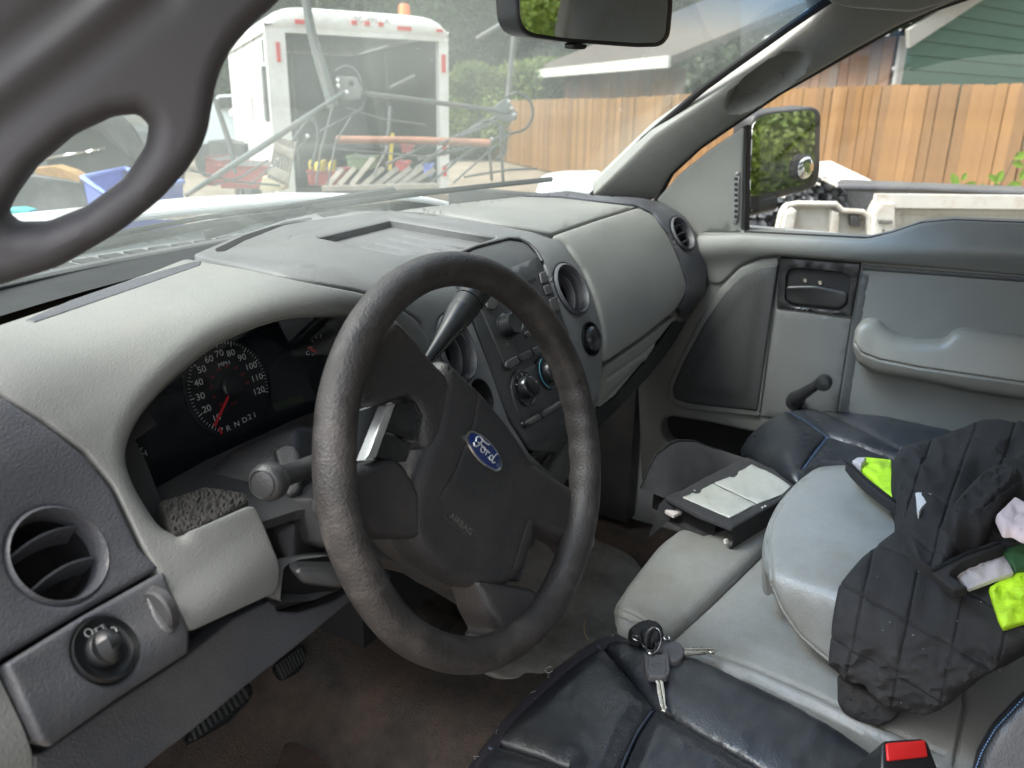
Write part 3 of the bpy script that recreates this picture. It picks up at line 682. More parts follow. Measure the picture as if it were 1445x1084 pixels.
bx = W1*math.cos(ba)+W2_*math.sin(ba); by = np.cross(WN, bx)
def bl(a, b, s): return MB().lathe([(a*1.0,-.002),(a,.0006+s),(a*.93,.0016+s),(.0001,.0018+s)], BC, WN, 40, ex=bx, sx=1, sy=b)
bl(.0305, .42, 0).obj('badge_rim', M['chrome'], wheel)
bl(.0285, .385, .0006).obj('badge', M['blue'], wheel)
# script lettering of the oval badge, hand-drawn strokes in badge coordinates (x right, y up, unit = half length)
bd = MB()
def stroke(pts, r=.0008):
    p = [np.array(q, float) for q in pts]; c = [crom(np.array([[*q, 0] for q in p]), t)[:2] for t in np.linspace(0, len(p)-1, len(p)*5)]
    bd.tube([BC+WN*.0031+bx*q[0]*.0285+by*q[1]*.0285 for q in c], r, 6)
stroke([(-.62,-.02),(-.66,.12),(-.52,.24),(-.30,.22),(-.08,.24),(.02,.28)], .0010)
stroke([(-.34,.22),(-.40,.05),(-.50,-.12),(-.62,-.18),(-.70,-.10)], .0011)
stroke([(-.52,.02),(-.38,.05),(-.25,.04)], .0008)
stroke([(-.18,.05),(-.28,-.02),(-.24,-.15),(-.12,-.14),(-.08,-.02),(-.18,.05),(-.02,.02)], .0008)
stroke([(-.02,.02),(.04,.05),(.02,-.14)], .0008); stroke([(.02,-.02),(.10,.05),(.17,.03)], .0008)
stroke([(.40,.02),(.30,.04),(.24,-.08),(.30,-.15),(.40,-.08),(.44,.06),(.54,.26)], .0008); stroke([(.46,.06),(.42,-.10),(.48,-.15),(.58,-.08)], .0008)
stroke([(.17,-.14),(.22,-.1)], .0005)
bd.obj('badge_script', mat('badge_silver', (.75,.77,.8), .3, metal=.6), wheel)
ac = onp(650, 740, WN, WC-WN*.0138)
aw = MB().tube([ac+bx*s*.024+by*t*.0058 for s, t in ((-1,0),(-.92,.9),(.92,.9),(1,0),(.92,-.9),(-.92,-.9))], .0006, 6, closed=True).obj('airbag_outline', M['darker'], wheel)
W_, f_ = text('n', 'AIRBAG', ac+WN*.0003, bx, by, .0088, None, None, xs=1.15, ex=.0006); mo('airbag_lettering', W_, f_, mat('embossed', (.19,.18,.165), .5), wheel, 0)

# ---- steering column
col = MB(); cps = []
for d_, r_, sx_, sy_ in ((-.055,.050,1,1),(-.075,.064,1,1),(-.12,.070,1,1.0),(-.19,.072,1,1.0),(-.27,.070,1,1)):
    cps.append((d_, r_))
seg = 40; vv = []; ff = []
for j, (d_, r_) in enumerate(cps):
    for k in range(seg):
        a = 2*math.pi*k/seg; c_, s_ = math.cos(a), math.sin(a); e = 1/(abs(c_)**3.2+abs(s_)**3.2)**(1/3.2)
        vv.append(WC+WN*d_+np.array([0, 0, -.012])+W1*c_*r_*1.08*e+W2_*s_*r_*.78*e)
for j in range(len(cps)-1):
    for k in range(seg): ff.append((j*seg+k, j*seg+(k+1) % seg, (j+1)*seg+(k+1) % seg, (j+1)*seg+k))
ff.append(tuple(reversed(range(seg))))
column = T('steering_column', vv, ff, M['darker'], smooth=50)
# stalk on the left, pointing at the driver door
p_end = at(372, 683, .60); p_in = WC-WN*.12+np.array([-.05, 0, .0])
tip_ = on(371, 683, 'X', -.545)
base_ = np.array([-.43, tip_[1]+.045, tip_[2]-.01])
dirn = unit(RT*.30+FW*.95+UP*.10)
ts = MB().lathe([(.0001,-.001),(.011,-.001),(.0125,0),(.0150,.002),(.0160,.006),(.0160,.013),(.0135,.018),(.0095,.022),(.0092,.06),(.0105,.13)], tip_, dirn, 32).obj('turn_signal_lever', M['darker'], column, 50)
MB().tube([tip_-dirn*.0012+ (unit(np.cross(dirn,(0,0,1)))*math.cos(a)+unit(np.cross(dirn,unit(np.cross(dirn,(0,0,1)))))*math.sin(a))*.0112 for a in np.linspace(0,2*math.pi,28,endpoint=False)], .0006, 6, closed=True).obj('lever_cap_groove', M['black'], column)
# gear selector on the right: slim root, thick end
ga_, gb2, gc2 = on(600,512,'X',-.27), on(640,458,'X',-.215), on(690,385,'X',-.145)
dg_ = unit(gc2-ga_); L_ = np.linalg.norm(gc2-ga_)
lv = MB().lathe([(.0001,-.05),(.007,-.05),(.0072,0),(.0085,L_*.1),(.0125,L_*.35),(.0165,L_*.5),(.0170,L_*.56)], ga_, dg_, 28).obj('shift_lever', M['gloss'], column, 50)
MB().lathe([(.0001,L_*.555),(.0168,L_*.56),(.0172,L_*.58),(.0172,L_*.66),(.0001,L_*.665)], ga_, dg_, 28).obj('lever_collar', M['black'], column, 50)
MB().lathe([(.0001,L_*.664),(.0175,L_*.67),(.0180,L_*.72),(.0180,L_*.95),(.0150,L_*1.0),(.0001,L_*1.01)], ga_, dg_, 28).obj('lever_grip', M['gloss'], column, 50)
# tilt handle below
patch('tilt_lever', [(413,806),(420,799),(480,800),(550,806),(550,828),(470,829),(425,823)], plane_map(unit((-.5,-.8,.3)), on(440,812,'Y',.04)), M['black'], column, t=.006, depth=.02, bev=6, r=8)
patch('column_cover', [(289,690),(298,664),(335,632),(385,606),(430,592),(475,588),(505,610),(505,790),(440,805),(395,800),(378,765),(360,714),(336,704)], plane_map(unit((-.5,-.45,.74)), at(400,690,.74)), mat('column_plastic', (.026,.026,.027), .36, var=.15, grain=.4, gscale=600, dirt=(.13,.115,.10), dscale=14, damt=.5), column, t=.002, depth=.05, bev=14, bh=.012, r=14, step=8, hf=lambda V, d: .012*np.exp(-((V[:,1]-680)/60)**2)-.0006*np.clip(V[:,0]-420,0,200), grooves=[([(345,735),(430,738),(500,730)], .002, 1.5)])
patch('column_boot', [(385,640),(402,630),(420,632),(428,650),(428,700),(410,712),(396,700),(392,668)], plane_map(unit((-.5,-.45,.74)), at(400,690,.73)), M['darker'], column, t=.012, depth=.01, bev=7, r=6, step=5)
# lower shroud skirts and cable clutter under the hub
patch('lower_shroud', [(540,735),(600,780),(660,830),(735,850),(700,862),(620,812),(540,792),(455,770),(440,700)], plane_map(WN, WC-WN*.085), M['darker'], column, t=.004, depth=.05, bev=6, r=10)

# ================================================================== cab shell, doors, seats (all parts of the truck)
from mathutils import noise as mnoise
def fbm(P, s, o=4, seed=0):
    out = np.zeros(len(P))
    for i, p in enumerate(P):
        a, f = 1., s
        for _ in range(o): out[i] += a*mnoise.noise(Vector((float(p[0])*f+seed, float(p[1])*f, float(p[2])*f if len(p) > 2 else seed))); a *= .5; f *= 2.1
    return out
def convex_map(planes, k=60.):
    """several planes meeting in a rounded edge (a convex body)"""
    pl = [(unit(n), np.asarray(q, float)) for n, q in planes]
    def f(p):
        r = rays(p); t = np.stack([((q-CAM)@n)/(r@n) for n, q in pl], 1); m = t.max(1, keepdims=True)
        e = np.exp(k*(t-m)); s = e.sum(1, keepdims=True); tt = (m+np.log(s)/k)[:, 0]; w_ = e/s
        N = w_@np.stack([n for n, q in pl]); N /= np.linalg.norm(N, axis=1, keepdims=True)
        return CAM[None]+r*tt[:, None], N
    return f
def pp(name, out, m, n, q, par=None, **k): return patch(name, out, plane_map(n, q), m, par or truck, **k)

# floor, firewall, tunnel
fx = np.linspace(-.86, .86, 60); fy = np.linspace(-1.1, .80, 60); G_ = []
for x in fx:
    row = []
    for y in fy:
        z = .50+.11*math.exp(-(x/.19)**4)*(1 if y < .35 else 1) + max(0, y-.42)**1.5*1.6 + .004*mnoise.noise(Vector((x*9, y*9, 0)))
        row.append((x, y, z))
    G_.append(row)
floor = grid('floor_carpet', G_, M['carpet'], truck)
MB().box((0, -1.14, .95), (1.7, .06, .95)).obj('rear_panel', M['slate'], truck, 0)
MB().box((0, .84, .86), (1.7, .06, .76)).obj('firewall', mat('footwell_lining', (.06,.056,.05), .9, var=.3, vscale=12, dirt=(.12,.1,.08), dscale=6), truck, 0)
for _x in (.80, -.80): MB().box((_x, .575, .92), (.05, .55, .80)).obj('kick_panel', M['darker'], truck, 0)
MB().box((0, .50, 1.02), (.42, .40, .50)).obj('heater_box', M['hole'], truck, 0)
pp('floor_mat', [(700,790),(760,740),(840,760),(900,790),(930,860),(870,900),(840,905),(760,960),(700,960),(660,930)], M['dust'], (0, -.1, 1), on(780, 800, 'Z', .62), t=.004, depth=.01, bev=3, r=20, hf=lambda V, d: fbm(V/40, 1)*.003)
pp('floor_mat', [(420,985),(560,935),(650,960),(760,950),(790,1000),(700,1130),(380,1130)], mat('rust_dusty_mat', (.07,.05,.04), .95, var=.4, vscale=14, grain=1, gscale=300, dirt=(.17,.10,.07), dscale=3, damt=.8), (0, -.1, 1), on(560, 1000, 'Z', .515), t=.004, depth=.01, bev=3, r=20,
   grooves=[([(500,1020),(560,1060),(600,1090)], .004, 3), ([(450,1040),(600,1000)], .003, 2.5)], hf=lambda V, d: fbm(V/40, 1)*.003)
# roof, header, rear wall with window, pillars
R_ = []
for x in np.linspace(-.80, .80, 17):
    R_.append([(x, y, 1.815-.10*(abs(x)/.80)**5-.05*max(0, (y+.3)/.3)**2) for y in np.linspace(-1.12, .0, 15)])
rg = np.array(R_); roof = grid('roof', rg, M['headliner'], truck, flip=True); grid('roof_skin', rg+np.array([0, 0, .05]), M['paint'], truck)
b = MB(); b.box((0, -1.12, 1.38), (1.5, .04, .10)); b.box((-.69, -1.12, 1.55), (.14, .04, .5)); b.box((.69, -1.12, 1.55), (.14, .04, .5)); b.box((0, -1.12, 1.77), (1.5, .04, .08))
rearw = b.obj('rear_wall', M['pad2'], truck, 0)
for sx in (-1, 1):
    MB().box((sx*.77, -.93, 1.3), (.07, .34, 1.1)).obj('rear_pillar', M['pad2'], truck, 0)
    MB().bar((sx*.74, -1.1, 1.74), (sx*.70, -.02, 1.735), .05, .05).obj('roof_rail', M['pad2'], truck, 0)
MB().bar((-.84, -1.1, .50), (-.84, .5, .50), .10, .12).obj('door_sill', M['darker'], truck, 0)

# ---- glass
def glass(name, tint=(.93, .96, .95), dusty=0., rough=0.0, band=False):
    m = bpy.data.materials.new(name); m.use_nodes = True; t = m.node_tree; t.nodes.clear(); N, Lk = t.nodes.new, t.links.new
    o = N('ShaderNodeOutputMaterial'); tb = N('ShaderNodeBsdfTransparent'); tb.inputs[0].default_value = (*tint, 1)
    gb = N('ShaderNodeBsdfGlossy'); gb.inputs['Roughness'].default_value = rough; m1 = N('ShaderNodeMixShader'); Lk(schlick(t), m1.inputs[0]); Lk(tb.outputs[0], m1.inputs[1]); Lk(gb.outputs[0], m1.inputs[2]); last = m1
    tc = N('ShaderNodeTexCoord')
    if band:
        sx_ = N('ShaderNodeSeparateXYZ'); Lk(tc.outputs['Object'], sx_.inputs[0]); mr = N('ShaderNodeMapRange'); mr.inputs[1].default_value = 1.64; mr.inputs[2].default_value = 1.69
        Lk(sx_.outputs[2], mr.inputs[0]); mc = N('ShaderNodeMix'); mc.data_type = 'RGBA'; mc.inputs[6].default_value = (*tint, 1); mc.inputs[7].default_value = (.18, .42, .78, 1)
        Lk(mr.outputs[0], mc.inputs[0]); Lk(mc.outputs[2], tb.inputs[0])
    if dusty:
        df = N('ShaderNodeBsdfDiffuse'); df.inputs[0].default_value = (.62, .70, .65, 1); tl = N('ShaderNodeBsdfTranslucent'); tl.inputs[0].default_value = (.62, .70, .65, 1)
        md = N('ShaderNodeMixShader'); md.inputs[0].default_value = .6; Lk(df.outputs[0], md.inputs[1]); Lk(tl.outputs[0], md.inputs[2])
        n1 = N('ShaderNodeTexNoise'); n1.inputs['Scale'].default_value = 2.5; n1.inputs['Detail'].default_value = 6; Lk(tc.outputs['Object'], n1.inputs['Vector'])
        r1 = N('ShaderNodeMapRange'); r1.inputs[1].default_value = .35; r1.inputs[2].default_value = .7; r1.inputs[3].default_value = dusty*.6; r1.inputs[4].default_value = dusty*1.5; Lk(n1.outputs[0], r1.inputs[0])
        v = N('ShaderNodeTexVoronoi'); v.inputs['Scale'].default_value = 70; v.inputs['Randomness'].default_value = 1; Lk(tc.outputs['Object'], v.inputs['Vector'])
        r2 = N('ShaderNodeMapRange'); r2.inputs[1].default_value = .03; r2.inputs[2].default_value = .15; r2.inputs[3].default_value = .9; r2.inputs[4].default_value = 0; Lk(v.outputs['Distance'], r2.inputs[0])
        n3 = N('ShaderNodeTexNoise'); n3.inputs['Scale'].default_value = 9; Lk(tc.outputs['Object'], n3.inputs['Vector'])
        r3 = N('ShaderNodeMapRange'); r3.inputs[1].default_value = .55; r3.inputs[2].default_value = .75; Lk(n3.outputs[0], r3.inputs[0])
        mu = N('ShaderNodeMath'); mu.operation = 'MULTIPLY'; Lk(r2.outputs[0], mu.inputs[0]); Lk(r3.outputs[0], mu.inputs[1])
        ad = N('ShaderNodeMath'); ad.operation = 'ADD'; ad.use_clamp = True; Lk(r1.outputs[0], ad.inputs[0]); Lk(mu.outputs[0], ad.inputs[1])
        m2 = N('ShaderNodeMixShader'); Lk(ad.outputs[0], m2.inputs[0]); Lk(m1.outputs[0], m2.inputs[1]); Lk(md.outputs[0], m2.inputs[2]); last = m2
    Lk(last.outputs[0], o.inputs[0]); return m
def edgeY(z):    # windscreen side edge, measured along the passenger pillar
    return np.interp(z, [1.33, 1.36, 1.456, 1.568, 1.683, 1.76], [.44, .40, .308, .166, -.008, -.14])
WS = []
for u in np.linspace(-1, 1, 25):
    row = []
    for z in np.linspace(1.325, 1.765, 14):
        hw = .745-(z-1.33)*.22; row.append((u*hw, edgeY(z)+.01+(1-u*u)*(.19-.09*(z-1.325)/.44), z-.015*(1-u*u)*(1-(z-1.325)/.44)))
    WS.append(row)
wsh = grid('windscreen', WS, glass('windscreen_glass', (.90, .95, .93), dusty=.13, band=True), truck)
WS = np.array(WS)
fritm = M['hole']
MB().tube(WS[:, 0]+np.array([0, .0, .004]), .007, 8).obj('windscreen_seal', M['slate'], wsh)
for k in (0, -1): MB().tube(WS[k]+np.array([0, -.012, 0]), .0075, 8).obj('windscreen_edge', fritm, wsh)
MB().tube(WS[:, -1], .02, 8).obj('windscreen_header', fritm, wsh)
# black shelf between the dash and the glass
sh = [[(x, y, 1.318) for x, y in ((WS[i, 0][0], WS[i, 0][1]-.10), (WS[i, 0][0], WS[i, 0][1]+.02))] for i in range(25)]
grid('glass_ledge', sh, M['black'], truck, flip=True)
grid('rear_window', [[(x, -1.12, z) for z in (1.42, 1.74)] for x in (-.63, .63)], glass('rear_glass', (.8, .85, .82)), truck)

# ---- passenger pillar trim with a moulded grab recess
pn = (-.80, -.40, -.50); pq = (.70, .308, 1.456)
def pil_h(V, d):
    a = np.array([1010., 180.]); 
    c_ = np.array([(836,270),(925,215),(1020,140),(1125,75),(1190,30),(1330,-30)], float); dd = segdist(V, c_, False)
    h = .022*np.exp(-(dd/48)**2)
    e = ((V-np.array([1080, 108]))@np.array([.815, -.58]))/62; f = ((V-np.array([1080, 108]))@np.array([.58, .815]))/22
    q = np.sqrt(e*e+f*f); h -= .040*np.clip((1.12-q)/.35, 0, 1)**1*1.0
    return h
patch('pillar_trim', [(834,268),(922,183),(1005,126),(1085,68),(1156,12),(1200,-30),(1420,-40),(1320,6),(1266,30),(1180,79),(1098,126),(1036,168),(984,204),(945,240),(922,281),(880,272)], plane_map(pn, pq), M['pad2'], truck, t=.004, depth=.03, bev=7, r=8, step=6, hf=pil_h)
MB().tube([onp(x, y, pn, np.array(pq)+.02) for x, y in ((925,285),(948,243),(987,207),(1038,172),(1100,130),(1182,83),(1268,34),(1322,10),(1440,-30))], .007, 8).obj('door_seal', M['hole'], truck)
pp('header_trim', [(1165,-40),(1168,2),(1200,10),(1290,16),(1345,-2),(1420,-40)], M['pad2'], (-.6, -.3, -.7), on(1250, 5, 'X', .6), t=.006, depth=.02, bev=6, r=10)

# ---- driver side pillar with grab handle, close to the lens
dn = unit(CAM-at(150, 180, .55)); dq = at(150, 200, .52)
def dh(V, d):
    e = segdist(V, np.array([(-60,175),(0,130),(90,62),(190,-20)], float), False); return .003*np.exp(-(e/22)**2)-.003*np.exp(-((e-42)/22)**2)
patch('grab_handle_pillar', [(-60,-60),(430,-60),(396,0),(348,42),(320,78),(305,115),(299,150),(291,195),(268,235),(228,280),(172,325),(85,376),(0,402),(-80,425)], plane_map(dn, dq), mat('shaded_pillar_plastic', (.085,.083,.092), .7, grain=.2), truck, t=.02, depth=.03, bev=28, bh=.019, r=20, step=6, hf=dh, smooth=85,  # same grey plastic as the other pillar, its shadow put into the darker colour
   holes=[[(6,305),(18,280),(50,236),(105,190),(160,164),(196,160),(213,176),(208,206),(176,255),(120,296),(65,318),(22,319)]], rh=8)

# ---- passenger door
DX = .74; dN = (-1, 0, 0)
def dX(name, out, m, off=0., par=None, **k): return pp(name, out, m, dN, (DX-off, 0, 0), par or door, **k)
door = pp('passenger_door', [(925,283),(958,246),(1000,212),(1050,178),(1046,326),(1225,336),(1258,328),(1300,314),(1345,310),(1600,320),(1640,800),(1200,800),(1000,720),(905,680),(900,545),(950,480),(1000,400),(985,335)], M['ltgrey'], dN, (DX, 0, 0), t=.0, depth=.05, bev=5, bh=.004, r=5, step=18,
   holes=[[(932,596),(945,587),(1000,596),(1100,618),(1140,640),(1100,660),(1020,655),(950,632),(934,618)]], rh=10, grooves=[([(985,328),(1044,328)], .003, 1.2)])
dX('door_pocket', [(920,570),(1160,600),(1160,680),(920,650)], M['hole'], -.045, t=0, depth=.002, bev=0, step=60)
def sill_h(V, d): return .018*np.exp(-((V[:, 1]-np.interp(V[:, 0], [980,1050,1225,1345,1600], [352,345,352,352,362]))/20)**2)
dX('sill_trim', [(984,331),(1046,328),(1225,337),(1258,329),(1300,315),(1345,311),(1600,321),(1600,400),(1445,389),(1300,376),(1101,360),(1072,363),(1044,376),(1018,402),(1000,400),(990,365)], M['ltgrey'], .0, t=.006, depth=.01, bev=5, r=8, hf=sill_h)
gm2 = mat('speaker_mesh', (.06,.062,.062), .6)
t2 = gm2.node_tree; N_ = t2.nodes.new; tc_ = N_('ShaderNodeTexCoord'); vo = N_('ShaderNodeTexVoronoi'); vo.inputs['Scale'].default_value = 260; vo.inputs['Randomness'].default_value = .15
rr_ = N_('ShaderNodeMapRange'); rr_.inputs[1].default_value = .25; rr_.inputs[2].default_value = .45; mc_ = N_('ShaderNodeMix'); mc_.data_type = 'RGBA'; mc_.inputs[6].default_value = (.012,.012,.012,1); mc_.inputs[7].default_value = (.045,.047,.048,1)
t2.links.new(tc_.outputs['Object'], vo.inputs['Vector']); t2.links.new(vo.outputs['Distance'], rr_.inputs[0]); t2.links.new(rr_.outputs[0], mc_.inputs[0]); t2.links.new(mc_.outputs[2], t2.nodes['Principled BSDF'].inputs['Base Color'])
dX('speaker_surround', [(1100,362),(1072,365),(1044,378),(1014,410),(985,455),(960,505),(943,545),(942,562),(955,573),(975,578),(1072,588),(1074,584),(1100,372)], M['ltgrey'], .0, t=.007, depth=.01, bev=3, r=5)
dX('speaker_grille', [(1099,372),(1074,375),(1050,387),(1022,415),(992,460),(965,510),(949,548),(952,563),(975,570),(1070,580),(1098,380)], gm2, .005, t=.005, depth=.01, bev=3, r=5, hf=lambda V, d: .004*np.clip(d/30, 0, 1))
dX('handle_bezel', [(1101,362),(1216,371),(1202,447),(1096,434)], M['black'], 0, t=.008, depth=.01, bev=2, r=2, holes=[[(1112,383),(1122,378),(1190,384),(1200,392),(1196,430),(1185,438),(1118,431),(1109,422)]], rh=5)
hb = dX('handle_recess', [(1106,374),(1206,380),(1200,442),(1104,434)], M['hole'], .0015, t=0, depth=.001, bev=0)
dX('inner_door_handle', [(1109,403),(1150,402),(1198,412),(1197,428),(1186,437),(1118,430),(1109,424)], M['black'], .0, t=.006, depth=.012, bev=5, r=6, hf=lambda V, d: .004*np.clip((412-V[:, 1])/10, 0, 1)-.0035*np.exp(-(((V[:, 0]-1130)**2+(V[:, 1]-417)**2)/40)))
for x, y in ((1137,395),(1158,398)): MB().lathe([(.0055,0),(.0055,.006),(.004,.008),(.0035,.006),(.0001,.006)], on(x, y, 'X', DX+.004), (-1,0,0), 6).obj('bolt', M['chrome'], door, 20)
dX('latch_bar', [(1128,402),(1170,404),(1170,407),(1128,405)], M['gloss'], 0, t=.003, depth=.01, bev=.8, r=1)
dX('handle_panel', [(1096,436),(1202,449),(1180,592),(1160,600),(1073,587)], mat('handle_panel_grey', (.125,.13,.128), .45, grain=.6, gscale=500, var=.06), 0, t=.004, depth=.01, bev=2, r=2)
dX('door_insert', [(1217,373),(1445,391),(1600,402),(1600,720),(1280,640),(1184,586),(1204,449)], mat('door_insert_grey', (.068,.072,.07), .5, grain=.6, gscale=500, var=.08, vscale=3), 0, t=.003, depth=.01, bev=2, r=4,
   hf=lambda V, d: -.008/(1+np.exp(-(d-14)/3.)), grooves=[([(1218,384),(1600,412)], .004, 3)])
cr = MB().tube([on(1122,563,'X',DX-.03), on(1133,556,'X',DX-.045), on(1150,545,'X',DX-.048), on(1162,537,'X',DX-.05)], [.016,.012,.010,.012], 14)
cr.lathe([(.018,0),(.018,.02),(.014,.034),(.0001,.037)], on(1124,563,'X',DX), (-1,0,0), 24); cr.lathe([(.0001,-.012),(.012,-.010),(.0155,.002),(.016,.018),(.013,.024),(.0001,.026)], on(1164,538,'X',DX-.045), (-1,0,0), 24)
cr.obj('window_crank', M['black'], door, 50)
def arm_h(V, d):
    yc = np.interp(V[:, 0], [1208,1240,1290,1445,1600], [478,497,508,534,560]); return .030*np.clip(1-np.abs(V[:, 1]-yc)/75, 0, 1)
dX('armrest', [(1210,458),(1222,448),(1240,449),(1252,462),(1270,474),(1300,479),(1333,478),(1345,465),(1358,462),(1445,474),(1600,496),(1600,590),(1445,559),(1380,549),(1300,532),(1236,522),(1212,508),(1207,485)], mat('armrest_vinyl', (.215,.205,.175), .42, var=.05, dirt=(.17,.155,.125), dscale=8, damt=.3), 0, t=.02, depth=.02, bev=12, bh=.018, r=8, step=6, hf=arm_h,
   grooves=[([(1209,474),(1222,490),(1245,499),(1300,510),(1445,531),(1600,556)], .004, 1.6)])
ven = dX('demister_vent', [(1036,246),(1040,241),(1045,243),(1043,310),(1038,318),(1034,312)], M['dark'], .0, t=.004, depth=.01, bev=1.5, r=3)
for i in range(8):
    y = 250+i*7.6; dX('vent_slot', [(1037.5,y),(1042,y+.5),(1041.5,y+4.5),(1037,y+4)], M['hole'], .0, par=ven, t=.0046, depth=.001, bev=0, r=.5, step=4)
for q in ([(1046,180),(1054,176),(1052,326),(1046,326)], ): dX('window_channel', q, M['hole'], -.005, t=.002, depth=.03, bev=1, r=1)
MB().tube([on(x, y, 'X', DX+.004) for x, y in ((1050,328),(1225,337),(1258,330),(1300,316),(1345,312),(1600,322))], .004, 6).obj('window_seal', M['hole'], door)
grid('passenger_window', [[on(x, y, 'X', .795) for y in (-80, 340)] for x in (1045, 1640)], glass('door_glass', (.96, .98, .97), dusty=.012), door)
MB().box((.86, -.35, .83), (.04, 1.6, .90)).obj('outer_skin', M['paint'], door, 0)
# passenger seat frame etc ------------------------------------------------
# ---- centre seat
cz = plane_map((0, 0, 1), (0, 0, .90))
seat = patch('front_seat', [(866,886),(863,862),(880,832),(930,768),(965,742),(1060,715),(1120,715),(1090,760),(1063,790),(1000,850),(942,906),(925,918),(890,905)], convex_map([((0,0,1),(0,0,.90)), ((-.25,.9,.35),on(880,832,'Z',.895))], 80), M['greyseat'], truck, t=.006, depth=.16, bev=15, bh=.014, r=14,
   hf=lambda V, d: .006*np.clip(d/45, 0, 1), grooves=[([(868,872),(884,878),(905,890),(925,903)], .004, 2), ([(872,862),(890,872),(912,884),(930,898)], .002, 1.4)])
patch('seat_panel', [(930,917),(1000,858),(1070,790),(1120,740),(1320,800),(1480,940),(1480,1130),(1380,1130),(1250,1052),(1160,1005),(1060,962),(995,935)], plane_map((0, 0, 1), (0, 0, .888)), M['greyseat'], truck, t=.004, depth=.14, bev=10, bh=.008, r=10, step=5,
   hf=lambda V, d: .004*np.clip(d/45, 0, 1), grooves=[([(990,922),(1060,945),(1150,985),(1240,1028),(1330,1070)], .0025, 3.), ([(985,932),(1060,957),(1150,998),(1240,1042),(1320,1086)], .0025, 3.), ([(1350,930),(1360,1000),(1345,1084)], .006, 3)])
stm = mat('thread', (.30,.28,.24), .7); bq = MB()
for seg_ in ([(990,917),(1060,940),(1150,980),(1240,1023),(1330,1065)], ):
    pts = resamp(np.array(seg_, float), 5, False)
    for i in range(0, len(pts)-1, 1):
        a, c_ = on(*pts[i], 'Z', .8918), on(*(pts[i]*.3+pts[i+1]*.7), 'Z', .8918); bq.tube([a, c_], .00045, 5)
tag(bq.obj('stitching', stm, seat, 0), kind='stuff')
# folded armrest block
A1, A2 = on(1085, 800, 'Z', 1.0), on(1200, 847, 'Z', 1.0); ad = unit(A2-A1); an = np.cross(ad, (0, 0, 1)); an = an if an[0]*(-.5)+an[1]*(-.5) > 0 else -an
arm = patch('folded_armrest', [(1074,778),(1079,745),(1095,712),(1122,681),(1152,658),(1198,655),(1228,660),(1270,680),(1400,740),(1420,900),(1300,975),(1240,975),(1168,936),(1126,900),(1100,862),(1084,825)], convex_map([((-.05,.10,1),on(1150,740,'Z',1.0)), (unit(an+np.array([0,0,.10])), A1)], 95), M['greyseat'], truck, t=.01, depth=.05, bev=18, bh=.016, r=14,
   grooves=[([(1084,770),(1088,745),(1103,716),(1130,688),(1157,668)], .0025, 2), ([(1084,770),(1092,822),(1108,856),(1132,892),(1172,926)], .0025, 2)])
MB().box((.05, -.55, .70), (1.40, .80, .26)).obj('seat_base', M['darker'], truck, 0)
MB().box((.0, -.78, 1.0), (1.42, .16, .5)).obj('seat_back_frame', M['darker'], truck, 0)
# passenger backrest and head restraints (seen in the mirror)
for cx_ in (.42, -.40):
    v = MB(); P = []
    for z, w_, th in ((.92,.24,.09),(1.1,.25,.10),(1.3,.24,.09),(1.44,.20,.07),(1.48,.14,.03)):
        P.append((z, w_, th))
    vv = []; ff = []; seg = 28
    for z, w_, th in P:
        for k in range(seg):
            a = 2*math.pi*k/seg; c_, s_ = math.cos(a), math.sin(a); e = 1/(abs(c_)**4+abs(s_)**4)**.25; vv.append((cx_+c_*w_*e, -.66-(z-.92)*.25+s_*th*e, z))
    for j in range(len(P)-1):
        for k in range(seg): ff.append((j*seg+k, j*seg+(k+1) % seg, (j+1)*seg+(k+1) % seg, (j+1)*seg+k))
    ff.append(tuple(range((len(P)-1)*seg, len(P)*seg))); T('backrest', vv, ff, M['leather'] if cx_ < 0 else M['greyseat'])
    vv = []; ff = []
    for z, w_, th in ((1.49,.05,.03),(1.50,.12,.05),(1.56,.135,.055),(1.64,.13,.05),(1.67,.10,.035)):
        for k in range(seg):
            a = 2*math.pi*k/seg; c_, s_ = math.cos(a), math.sin(a); e = 1/(abs(c_)**4+abs(s_)**4)**.25; vv.append((cx_+c_*w_*e, -.80+s_*th*e, z))
    for j in range(4):
        for k in range(seg): ff.append((j*seg+k, j*seg+(k+1) % seg, (j+1)*seg+(k+1) % seg, (j+1)*seg+k))
    ff.append(tuple(range(4*seg, 5*seg))); T('head_restraint', vv, ff, M['greyseat'])
# driver backrest bolster at the lower right, blue stitched
bo = patch('backrest_bolster', [(1366,1110),(1378,1058),(1400,1020),(1440,978),(1500,940),(1560,940),(1560,1130),(1366,1130)], plane_map(unit(CAM-at(1440,1050,.8)), at(1420,1050,.80)), M['leather'], truck, t=.02, depth=.05, bev=24, bh=.016, r=12)
bq = MB(); pts = resamp(np.array([(1377,1084),(1386,1060),(1405,1028),(1445,985),(1490,955)], float), 5, False); nn_ = unit(CAM-at(1440,1050,.8))
for i in range(len(pts)-1): bq.bar(onp(*pts[i], nn_, at(1420,1050,.80)+nn_*.019), onp(*(pts[i]*.4+pts[i+1]*.6), nn_, at(1420,1050,.80)+nn_*.019), .0012, .0008)
tag(bq.obj('stitching', mat('blue_thread', (.08,.16,.30), .6), bo, 0), kind='stuff')
